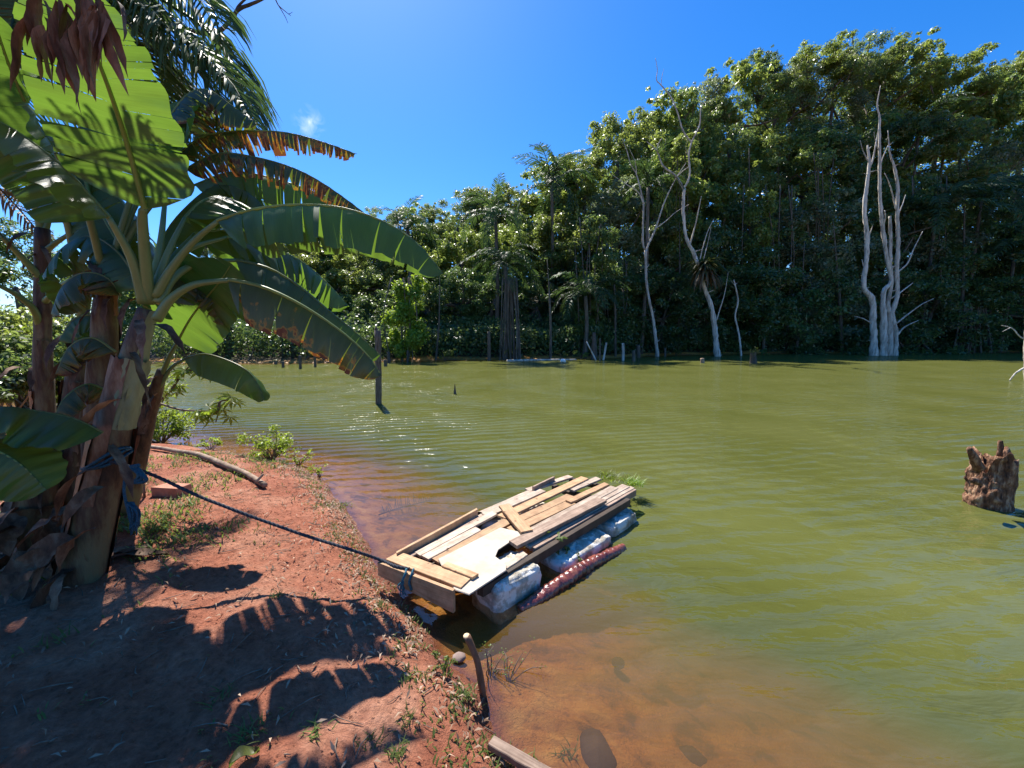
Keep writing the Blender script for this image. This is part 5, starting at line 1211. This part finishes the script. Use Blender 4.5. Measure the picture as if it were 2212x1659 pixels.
# joists
for (p, q) in (((260, 780), (1300, 260)), ((900, 940), (1980, 300)), ((560, 880), (1700, 280))):
    mb = MB(); board(mb, c3(*p, .205), c3(*q, .205), .05, .07, seed=30); mb.build('joist', M['beam'], raft, smooth=False)
for (p, q) in (((420, 700), (860, 870)), ((900, 470), (1220, 600)), ((1440, 200), (1760, 330)), ((1560, 150), (1960, 240))):
    mb = MB(); board(mb, c3(*p, .15), c3(*q, .15), .06, .05, seed=31); mb.build('crossbeam', M['beam'], raft, smooth=False)
def foam(p, q, wd, z0, z1, seed, name='foam_block', shift=0.0):
    a = c3(*p, DZ); b = c3(*q, DZ); L = b - a; ln_ = np.linalg.norm(L); L /= ln_; S = np.cross(L, (0, 0, 1))
    c = (a + b) / 2 - S * (-shift); bm_n = 14; V = []; Fc = []
    # super-ellipsoid block with chipped surface
    nu, nv = 72, 40; r = np.random.default_rng(seed)
    for i in range(nv):
        ph = -math.pi / 2 + math.pi * i / (nv - 1)
        for j in range(nu):
            th = 2 * math.pi * j / nu
            ce = lambda t, e: math.copysign(abs(math.cos(t)) ** e, math.cos(t)); se = lambda t, e: math.copysign(abs(math.sin(t)) ** e, math.sin(t))
            x = ce(ph, .36) * ce(th, .3); y = ce(ph, .36) * se(th, .3); z = se(ph, .36)
            v = c + L * x * ln_ / 2 + S * y * wd / 2; v[2] = (z0 + z1) / 2 + z * (z1 - z0) / 2
            nz_ = mnoise.noise(Vector(v * 9) + Vector((seed, 0, 0))) * .017 + mnoise.noise(Vector(v * 28)) * .012 + mnoise.noise(Vector(v * 60)) * .006
            d = np.array((L * x + S * y + np.array((0, 0, z)))); d /= np.linalg.norm(d) + 1e-6
            V.append(v + d * nz_)
    for i in range(nv - 1):
        for j in range(nu):
            k = (j + 1) % nu; Fc.append((i * nu + j, i * nu + k, (i + 1) * nu + k, (i + 1) * nu + j))
    mb = MB(); mb.add(V, Fc); return mb.build(name, M['foam'], raft)
foam((950, 880), (1290, 700), .34, -.12, .185, 1, shift=-.06)
foam((1450, 640), (1830, 430), .3, -.14, .09, 2, shift=-.07)
foam((1850, 420), (2030, 300), .22, -.12, .11, 3, shift=-.07)
foam((900, 500), (1350, 270), .3, -.10, .17, 5, shift=.03)
# mooring rope
def rope(mb, P, r0, strands=3, turns=26, seed=0):
    P = spline(P, 120); T, N, B = frames(P); s = np.r_[0, np.cumsum(np.linalg.norm(np.diff(P, axis=0), axis=1))]
    for k in range(strands):
        a = s / (r0 * 9) * 2 * math.pi + k * 2 * math.pi / strands
        Q = P + r0 * .52 * (np.cos(a)[:, None] * N + np.sin(a)[:, None] * B)
        tube(mb, Q, [r0 * .62], 5, 120 * 2, cap=True)
rp = thing('mooring_rope', 'dark rope stretched from the largest banana stem down to the raft', 'rope', W(262, 1002, 2.4))
ra = W(266, 1004, 2.42); re = c3(390, 810, .27)
pr_ = [W(238, 998, 2.37), ra, W(330, 1026, 2.47), W(455, 1082, 2.5), W(640, 1150, 2.54), W(760, 1188, 2.52), c3(178, 745, .275), c3(290, 790, .27), re]
mb = MB(); rope(mb, pr_, .0105); mb.build('rope_line', M['rope'], rp)
mb = MB(); r_ = np.random.default_rng(3)
cs = W(234, 1000, 2.47)
for k in range(3):
    ring = [cs + np.array((math.cos(a) * .118, math.sin(a) * .118, .018 * k + .02 * math.sin(a * 2 + k) + .05 * math.cos(a))) for a in np.linspace(0, 2 * math.pi, 16)]
    tube(mb, ring, [.010], 6, 48, cap=False)
mb.build('wrap', M['bluerope'], rp)
mb = MB()
for k in range(3): tube(mb, [W(285 + 6 * k, 1010, 2.38), W(300 + 8 * k, 1026 + 6 * k, 2.36), W(288 - 4 * k, 1040, 2.37), W(276, 1022 - 5 * k, 2.38), W(300, 1005, 2.38)], [.011], 6, 24)
mb.build('knot', M['bluerope'], rp)
mb = MB(); tube(mb, [W(272, 1020, 2.36), W(268, 1060, 2.34), W(276, 1100, 2.33), W(284, 1130, 2.32)], [.009], 6, 20)
for k in range(14): tube(mb, [W(278 + r_.uniform(-6, 10), 1085, 2.33), W(290 + r_.uniform(-14, 14), 1110 + r_.uniform(-6, 6), 2.32 + r_.uniform(-.03, .03)), W(292 + r_.uniform(-14, 12), 1135 + r_.uniform(0, 22), 2.32 + r_.uniform(-.03, .03))], [.007, .004], 5, 8)
mb.build('frayed_end', M['bluerope'], rp)
mb = MB(); q0 = c3(390, 810, .285)
for k in range(2): tube(mb, [q0 + (-.02 + .05 * k, -.0, .0), q0 + (-.02 + .045 * k, -.035, -.02), q0 + (-.04 + .05 * k, -.045, -.07), q0 + (-.03 + .05 * k, -.04, -.13)], [.009], 6, 16, rough=.2)
for k in range(5): tube(mb, [q0 + (-.03, -.045, -.06), q0 + (-.05 + r_.uniform(-.02, .02), -.05, -.1), q0 + (-.03 + r_.uniform(-.03, .03), -.05, -.15 - r_.uniform(0, .03))], [.006, .004], 5, 10)
mb.build('loose_tail', M['tealrope'], rp)

# red ribbed log
ga = c3(1190, 1100, -.0); gb = c3(1940, 655, 0.0)
t = thing('red_log', 'wet reddish ribbed log floating beside the raft', 'log', (ga[0], ga[1], 0))
mb = MB(); tube(mb, [ga + (0, 0, -.02), ga * .66 + gb * .34 + (.01, 0, .012), ga * .33 + gb * .67 + (-.01, 0, .012), gb + (0, 0, -.005)], [.042, .056, .05, .04], 16, 220, rough=.15, ribs=118, ribamp=.05); mb.build('log_body', M['redlog'], t)

# ------------------------------------------------------------------ stump at the right
sb = G(2136, 1092)
st = thing('broken_stump', 'broken reddish-brown tree stump standing in the water, right', 'stump', (sb[0], sb[1], 0))
V = []; Fc = []; nu, nv = 90, 60; pp = PX(sb[1])
for i in range(nv):
    q = i / (nv - 1)
    for j in range(nu):
        a = 2 * math.pi * j / nu; ca, sa = math.cos(a), math.sin(a)
        top = (118 + 12 * math.sin(a * 3 + 1) + 8 * math.sin(a * 7)) * pp + (-.12 if ca < -.2 else 0) * (1 - abs(sa))
        z = -.25 + (top + .25) * q
        rad = (35 - 3 * q + 3 * math.cos(a * 2 + .6)) * pp
        if ca < .25 and sa < .55: rad *= 1 - .36 * math.exp(-((z - .40) / .17) ** 2) * max(0, .4 - ca)     # bite out of the left
        p = np.array((sb[0] + ca * rad - .06 * q * .4, sb[1] + sa * rad, z))
        n_ = mnoise.noise(Vector((p[0] * 7, p[1] * 7, p[2] * 5))) * .03 + mnoise.noise(Vector(p * 22)) * .02 * (1 if ca < .4 else .35)
        n_ += .010 * mnoise.noise(Vector((ca * 9, sa * 9, p[2] * 2.0))) + .008 * mnoise.noise(Vector((ca * 22, sa * 22, p[2] * 3.0)))
        V.append(p + np.array((ca, sa, 0)) * n_)
for i in range(nv - 1):
    for j in range(nu): k = (j + 1) % nu; Fc.append((i * nu + j, i * nu + k, (i + 1) * nu + k, (i + 1) * nu + j))
# hollow inside
nb_ = len(V)
for j in range(nu):
    p = V[(nv - 1) * nu + j]; c = np.array((sb[0], sb[1], p[2])); V.append(c + (p - c) * .6 + (0, 0, -.07 + .05 * mnoise.noise(Vector(p * 20))))
for j in range(nu): k = (j + 1) % nu; Fc.append(((nv - 1) * nu + j, (nv - 1) * nu + k, nb_ + k, nb_ + j))
Fc.append(tuple(nb_ + j for j in range(nu)))
mb = MB(); mb.add(V, Fc); mb.build('stump_body', M['stump'], st)
for pts, rad in (([(2116, 1012, 4.0), (2103, 990, 3.97), (2094, 968, 3.95)], [10, 8, 5]), ([(2160, 985, 4.1), (2161, 965, 4.1), (2161, 952, 4.1)], [5, 4.5, 3]), ([(2110, 1040, 3.9), (2098, 1036, 3.86)], [9, 5])):
    mb = MB(); tube(mb, [W(*p) for p in pts], np.array(rad) * pp, 9, 12, rough=.35, seed=int(pts[0][0])); mb.build('broken_prong', M['stump'], st)

# ------------------------------------------------------------------ things on the bank
mb = MB(); P = [G(u, v, .24) for u, v in ((150, 960), (320, 965), (380, 976), (430, 990), (490, 1010), (530, 1024), (572, 1046))]
for p in P: p[2] = gz(p[0], p[1]) + .045
t = thing('fallen_pole', 'long pale driftwood pole lying on the bank behind the shoot', 'pole', P[1])
tube(mb, P, [.024, .026, .03, .032, .035, .03, .03], 9, 50, rough=.12); mb.build('pole_wood', M['drift'], t)
mb = MB(); q = P[-1]; tube(mb, [q + (-.12, .02, .02), q + (-.06, .08, .1)], [.02, .012], 6, 5, rough=.2); mb.build('branch_stub', M['drift'], t)
bp_ = G(373, 1066, .27); mb = MB(); slab(mb, [bp_[:2] + np.array(p) for p in ((-.16, -.06), (.13, -.09), (.16, .05), (-.13, .08))], .2, .36, wob=.004, seed=2); o = mb.build('brick', M['brick'], smooth=False); tag(o, 'red clay brick lying on the bank behind the mooring rope', 'brick')
stp = [G(1059, 1500, .03), G(1043, 1470, .05)]
sb_ = G(1040, 1492, .03); tp_ = W(1008, 1374, sb_[1] + .03)
t = thing('mooring_stick', 'brown stick stuck upright in the bank at the water edge, bottom centre', 'stick', sb_)
mb = MB(); tube(mb, [sb_ + (.02, 0, -.12), sb_ + (0, 0, .04), (sb_ + tp_) / 2 + (.012, 0, .03), tp_], [.017, .018, .017, .019], 9, 18, rough=.1); mb.build('shaft', M['stick'], t)
mb = MB(); tube(mb, [tp_ + (0, 0, -.002), tp_ + (0, 0, .005)], [.019, .016], 9, 3); mb.build('cut_end', M['cutwood'], t)
pa = G(1062, 1607, .07); pb_ = G(1195, 1665, .04)
mb = MB(); board(mb, pa + (0, 0, .02), pb_ + (.05, -.05, .01), .045, .03, seed=60); o = mb.build('driftwood_board', M['woodgrey'], smooth=False); tag(o, 'old grey board lying at the water edge at the bottom of the picture', 'board')
for (u, v, z, sx, sy, sz, lb, mt) in ((1290, 1650, -.10, .085, .16, .07, 'large dark rounded lump standing for a shadow on the bed, bottom edge', 'stone'), (1492, 1652, -.2, .08, .08, .06, 'smaller dark square stone under water, right of the shadow lump', 'stone'),  # first entry: soft shadow on the bed, built as a dark lump
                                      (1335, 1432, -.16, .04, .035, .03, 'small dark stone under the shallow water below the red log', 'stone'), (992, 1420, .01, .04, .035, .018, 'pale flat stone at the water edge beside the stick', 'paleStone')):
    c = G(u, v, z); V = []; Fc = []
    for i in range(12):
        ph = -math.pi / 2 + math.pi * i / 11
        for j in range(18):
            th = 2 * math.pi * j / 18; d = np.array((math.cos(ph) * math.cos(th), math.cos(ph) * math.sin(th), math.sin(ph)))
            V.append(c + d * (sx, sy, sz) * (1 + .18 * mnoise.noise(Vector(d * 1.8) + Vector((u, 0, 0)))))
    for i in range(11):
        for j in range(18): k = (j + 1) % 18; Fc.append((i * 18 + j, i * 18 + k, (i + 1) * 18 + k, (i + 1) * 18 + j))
    mb = MB(); mb.add(V, Fc); o = mb.build('stone', M[mt]); tag(o, lb, 'stone')  # the first of these is the lump standing for a shadow on the bed
# fallen dry banana leaf on the soil
for (u0, v0, u1, v1, w_, lb) in ((250, 1205, 365, 1198, .05, 'long tan dry leaf lying on the soil right of the largest banana plant'), (210, 1225, 330, 1175, .08, 'grey crumpled dry leaf at the foot of the largest banana plant'), (495, 1655, 560, 1610, .03, 'green fallen leaf at the bottom edge of the bank')):
    a = G(u0, v0, .28); b = G(u1, v1, .28); mb = MB(); r_ = np.random.default_rng(u0); V = []
    S = np.cross(b - a, (0, 0, 1)); S /= np.linalg.norm(S)
    for i in range(10):
        q = i / 9; p = a * (1 - q) + b * q; p[2] = gz(p[0], p[1]) + .02 + .012 * math.sin(q * 5); ww = w_ * math.sin(math.pi * (q * .9 + .06))
        V += [p - S * ww + (0, 0, .02), p, p + S * ww + (0, 0, .025)]
    mb.add(V, [(3 * i + k, 3 * i + k + 1, 3 * i + k + 4, 3 * i + k + 3) for i in range(9) for k in (0, 1)], at=np.full(30, .6)); o = mb.build('fallen_leaf', M['dry' if v0 < 1500 else 'grass']); tag(o, lb, 'leaf')
# shrubs on the near shore
def pg(u, v, z=.05): p = G(u, v, z); return (p[0], p[1], max(gz(p[0], p[1]), -.03))
shrub('shore_bush', 'yellow-green bush at the water edge beyond the driftwood pole', pg(585, 990), .42, 1500, .045, 'shrub', 91, 16, .62, cat='bush')
shrub('shore_bush', 'sparse bush tips just right of the yellow-green bush', pg(645, 995), .3, 260, .035, 'shrub', 92, 9, .5, cat='bush')
shrub('shore_bush', 'low leafy bush at the water edge behind the slanting shoot', pg(345, 950), .55, 1800, .06, 'shrub', 93, 14, .55, cat='bush')
shrub('shore_bush', 'leafy bush filling the gap between the shoot and the largest banana', pg(305, 945), .7, 2200, .06, 'shrub', 94, 14, .9, cat='bush')
shrub('shore_plant', 'small bright plant standing in the shallows by the red soil point', pg(690, 1022), .14, 110, .035, 'shrub', 95, 7, .8, cat='plant')
shrub('shore_plant', 'small plant at the end of the shore, left of the yellow-green bush', pg(455, 978), .2, 260, .04, 'shrub', 96, 8, .5, cat='plant')
shrub('flowering_weed', 'thin pale-tipped weed rising from the water right of the upright stick', pg(1060, 1452, .0), .16, 60, .014, 'grass', 97, 7, .6, cat='weed', lean=(.05, 0))
shrub('flowering_weed', 'thin weed leaning over the water, farther right of the stick', pg(1095, 1460, .0), .16, 46, .013, 'grass', 98, 6, .45, cat='weed', lean=(.1, .04))
shrub('weed', 'dark green weed clump in the shade beside the stick', pg(965, 1450), .09, 130, .022, 'grass', 99, 7, .8, cat='weed')
# cassava-like twig hanging over the water
tw = thing('lobed_leaf_shrub', 'slender shrub with bright lobed leaves in front of the water', 'shrub', W(300, 880, 3.7) * np.array((1, 1, 0)) + np.array((0, 0, gz(W(300, 880, 3.7)[0], 3.7))))
b0 = W(300, 980, 3.7); b0[2] = gz(b0[0], 3.7)
tips = []
for pts in ([(300, 900), (340, 870), (372, 840), (400, 800), (430, 775)], [(340, 870), (390, 885), (440, 888), (470, 890)], [(470, 890), (476, 868), (500, 862)], [(474, 870), (472, 890), (466, 912)], [(372, 840), (385, 815), (370, 790)], [(400, 800), (440, 800), (480, 790)]):
    mb = MB(); P = [W(u, v, 3.7) for u, v in pts]
    if pts[0] == (300, 900): P = [b0] + P
    tube(mb, P, [.012, .005], 6, 4 * len(P)); mb.build('twig', M['twig'], tw); tips.append(P)
r_ = np.random.default_rng(5)
def lobed(p, s, r):
    mb = MB(); nrm_ = np.array((r.normal(0, .5), r.normal(-.3, .4), 1)); nrm_ /= np.linalg.norm(nrm_); a = np.cross(nrm_, r.normal(size=3)); a /= np.linalg.norm(a); b = np.cross(nrm_, a)
    for k in range(6):
        th = R(-100 + 40 * k); d = a * math.cos(th) + b * math.sin(th); c = np.cross(nrm_, d); L = s * (1 - .25 * abs(k - 2.5) / 2.5)
        mb.add([p, p + d * L * .45 + c * L * .13, p + d * L - nrm_ * L * .18, p + d * L * .45 - c * L * .13], [(0, 1, 2, 3)], at=np.full(4, r.uniform(0, 1)))
    return mb
for P in tips:
    for k in range(6):
        q = P[-1] * (k / 6) + P[max(len(P) - 3, 0)] * (1 - k / 6) + r_.normal(0, .05, 3)
        mb = lobed(q, r_.uniform(.10, .16), r_); mb.build('leaf', M['shrub'], tw, smooth=False)
# grass on the raft and weed at its side
def grass_tuft(name, label, c, n, L, spread, seed, mat='grass', cat='grass tuft', group=None, w_=.004):
    r = np.random.default_rng(seed); c = np.array(c, float); t = MB()
    for k in range(n):
        p = c + np.array((r.normal(0, spread), r.normal(0, spread), 0)); a = r.uniform(0, 6.28); d = np.array((math.cos(a) * .6, math.sin(a) * .6, 1)); d /= np.linalg.norm(d); l = L * r.uniform(.5, 1.2)
        S = np.cross(d, (0, 0, 1)); S /= np.linalg.norm(S); V = []
        for i in range(4):
            ww = w_ * (1 - i / 3.2); V += [p - S * ww, p + S * ww]; d = d + np.array((math.cos(a), math.sin(a), -.5)) * .25; d /= np.linalg.norm(d); p = p + d * l / 4
        t.add(V, [(2 * i, 2 * i + 1, 2 * i + 3, 2 * i + 2) for i in range(3)], at=np.full(8, r.uniform(0, 1)))
    o = t.build(name, M[mat]); tag(o, label, cat, group); return o
def along(p, q, n, sp, r): p, q = np.asarray(p), np.asarray(q); return [p + (q - p) * r.uniform() + np.r_[r.normal(0, sp, 2), 0] for _ in range(n)]
c = c3(1950, 170, .2)
grass_tuft('grass_tuft', 'bright green grass growing at the far end of the raft, left patch', c3(1830, 150, .19), 130, .15, .07, 1, 'shrub', w_=.006)
grass_tuft('grass_tuft', 'bright green grass hanging over the far right corner of the raft', c3(2020, 195, .16), 130, .17, .05, 2, 'shrub', w_=.006)
grass_tuft('grass_tuft', 'tall thin seed stalks at the far end of the raft', c3(1900, 150, .18), 10, .3, .08, 3, 'grass', w_=.0025)
shrub('raft_weed', 'weed with broad leaves growing out of the raft side by the gap between foam blocks', c3(1440, 660, .1), .11, 60, .05, 'grass', 33, 7, .9, cat='weed')
shrub('raft_weed', 'trailing weed hanging to the water below the gap in the foam', c3(1540, 760, .02), .10, 34, .045, 'grass', 34, 6, .6, cat='weed')
# separate tufts on the bank that can be picked out
for i, (u, v, n, L, lb) in enumerate([(535, 1585, 40, .10, 'sunlit green tuft at the edge of the round sun patch, bottom'), (118, 1405, 30, .10, 'sunlit feathery sprig alone in the shade, lower left'), (858, 1600, 40, .06, 'small tuft in the sunlit soil, bottom centre-left'),
                                (800, 1575, 22, .06, 'small tuft on the edge of the big shadow'), (1000, 1515, 50, .07, 'bright tuft at the left foot of the upright stick'), (1120, 1640, 50, .09, 'tuft over the old grey board'), (600, 1280, 22, .06, 'small weed beside the comb-shaped shadow'),
                                (470, 1500, 24, .07, 'dim tuft in the shade left of bottom centre'), (680, 1560, 26, .07, 'dim tuft in the shade left of the sunlit triangle'), (880, 1520, 24, .06, 'dim tuft near the shadow edge'), (410, 1095, 60, .12, 'tuft in front of the brick'),
                                (740, 1045, 30, .12, 'tuft on the wet soil at the point of the bank'), (820, 1270, 30, .07, 'tuft beside the front corner of the raft'), (1225, 1592, 24, .07, 'bright shoots standing at the shallow water edge, bottom')]):
    p = pg(u, v, .25 if u < 950 else .05); p = (p[0], p[1], gz(p[0], p[1])); grass_tuft('grass_tuft', lb, p, n, L, L * .35, 100 + i, 'grass')

# ------------------------------------------------------------------ loose cover of the bank (uncountable)
def scatter_px(r, n, boxes):
    """random bank points inside picture-derived ground patches"""
    out = []
    for (x0, y0, x1, y1, wgt) in boxes:
        k = int(n * wgt); out.append(np.c_[r.uniform(x0, x1, k), r.uniform(y0, y1, k)])
    return np.vstack(out)
r_ = np.random.default_rng(8)
def drop(P, lo=.02, hi=99):
    d = sdist(P[:, 0], P[:, 1]); m = (d > lo) & (d < hi); return P[m], d[m]
# leaf litter: dense along the water edge, thin elsewhere
P = np.vstack([np.c_[r_.uniform(-4.5, .8, 42000), r_.uniform(.6, 6, 42000)]])
P, d = drop(P); keep = r_.uniform(0, 1, len(P)) < (.8 * np.exp(-((d - .16) / .17) ** 2) * (.35 + .65 * (wnoise(P[:, 0], P[:, 1], 3.1, 9) > -.1)) + .045 + .10 * (wnoise(P[:, 0], P[:, 1], 2.3, 7) > .45))
P = P[keep]; z = height(P[:, 0], P[:, 1]) + .006
Nn = np.c_[r_.normal(0, .45, len(P)), r_.normal(0, .45, len(P)), np.ones(len(P))]
V, Q, val = leaves(np.c_[P, z + .008], Nn, .044, .24, .45, r=r_)
o = quads_mesh('leaf_litter', V, Q, M['litter'], val, smooth=False); tag(o, 'dry curled leaves strewn over the red bank', None, None, 'stuff')
P, d = drop(np.c_[r_.uniform(-4.5, .6, 900), r_.uniform(.8, 6, 900)], .03); mb = MB()
for p in P[:650]:
    a = r_.uniform(0, 6.28); L = r_.uniform(.04, .16) * r_.choice([.5, 1, 1.3]); e = p + np.array((math.cos(a), math.sin(a))) * L; m_ = (p + e) / 2 + r_.normal(0, .1 * L, 2)
    zz = height(np.array([p[0], m_[0], e[0]]), np.array([p[1], m_[1], e[1]])) + .006
    tube(mb, [(p[0], p[1], zz[0]), (m_[0], m_[1], zz[1] + .004), (e[0], e[1], zz[2])], [r_.uniform(.0015, .004), .0015], 4, 4)
o = mb.build('twigs', M['twig']); tag(o, 'small twigs and straws scattered over the red bank', None, None, 'stuff')
# pebbles and clods
P, d = drop(np.c_[r_.uniform(-3.5, .6, 9000), r_.uniform(.9, 4.5, 9000)], .0); s = r_.uniform(.003, .009, len(P)) * (1 + 1.0 * (r_.uniform(0, 1, len(P)) > .96)); z = height(P[:, 0], P[:, 1])
oct_ = np.array([(1, 0, 0), (0, 1, 0), (-1, 0, 0), (0, -1, 0), (0, 0, 1)]) ; V = (np.c_[P, z][:, None, :] + oct_[None] * s[:, None, None] * r_.uniform(.7, 1.3, (len(P), 5, 1))).reshape(-1, 3)
tri = np.array([(0, 1, 4), (1, 2, 4), (2, 3, 4), (3, 0, 4)]); Q = (np.arange(len(P))[:, None, None] * 5 + tri[None]).reshape(-1, 3)
o = quads_mesh('soil_crumbs', V, Q, M['ground'], np.zeros(len(V)), smooth=False); tag(o, 'crumbs and small clods of red soil', None, None, 'stuff')
# ground cover: weeds and grass, thick under the bananas and along the water edge
def grass_mass(name, P, L, w_, mat, label, r, lean=.7):
    z = height(P[:, 0], P[:, 1]) - .003; n = len(P); a = r.uniform(0, 6.28, n); h = L * r.uniform(.4, 1.25, n)
    b = np.c_[P, z]; d0 = np.c_[np.cos(a) * lean, np.sin(a) * lean, np.ones(n)]; d0 /= np.linalg.norm(d0, axis=1)[:, None]
    S = np.c_[-np.sin(a), np.cos(a), np.zeros(n)] * (w_ * r.uniform(.6, 1.3, n))[:, None]; mid = b + d0 * h[:, None] * .55; tip = mid + (d0 * [1.3, 1.3, .5]) * h[:, None] * .5
    V = np.stack([b - S * .6, b + S * .6, mid + S, mid - S, tip, tip + S * .1], 1).reshape(-1, 3)
    k = np.arange(n)[:, None] * 6; Q = np.stack([k + [0, 1, 2, 3], k + [3, 2, 5, 4]], 1).reshape(-1, 4)
    o = quads_mesh(name, V, Q, M[mat], np.repeat(r.uniform(0, 1, n), 6), smooth=False); tag(o, label, None, None, 'stuff')
P, d = drop(np.c_[r_.uniform(-4.5, .6, 60000), r_.uniform(.7, 6.3, 60000)], .01)
k1 = wnoise(P[:, 0], P[:, 1], 7.0, 3) * .5 + wnoise(P[:, 0], P[:, 1], 19, 5) * .5
edge = np.exp(-((d - .16) / .16) ** 2)
keep = r_.uniform(0, 1, len(P)) < np.clip((k1 > .05) * .8 * edge + (k1 > .48) * .28, 0, 1) * np.where(P[:, 1] > 3.6, 1.3, 1)
grass_mass('ground_weeds', P[keep], .045, .0042, 'grass', 'sparse low weeds along the bank', r_)
P = np.c_[r_.normal(-3.0, .35, 1300), r_.normal(3.0, .25, 1300)]; P2 = np.c_[r_.uniform(-6, -3.1, 7000), r_.uniform(1.7, 5.5, 7000)]; P = np.vstack([P, P2]); P = P[wnoise(P[:, 0], P[:, 1], 6, 2) > -.2]; P, d = drop(P, .1)
grass_mass('shade_grass', P, .085, .0055, 'grass', 'green ground cover in the shade around the banana stems', r_)
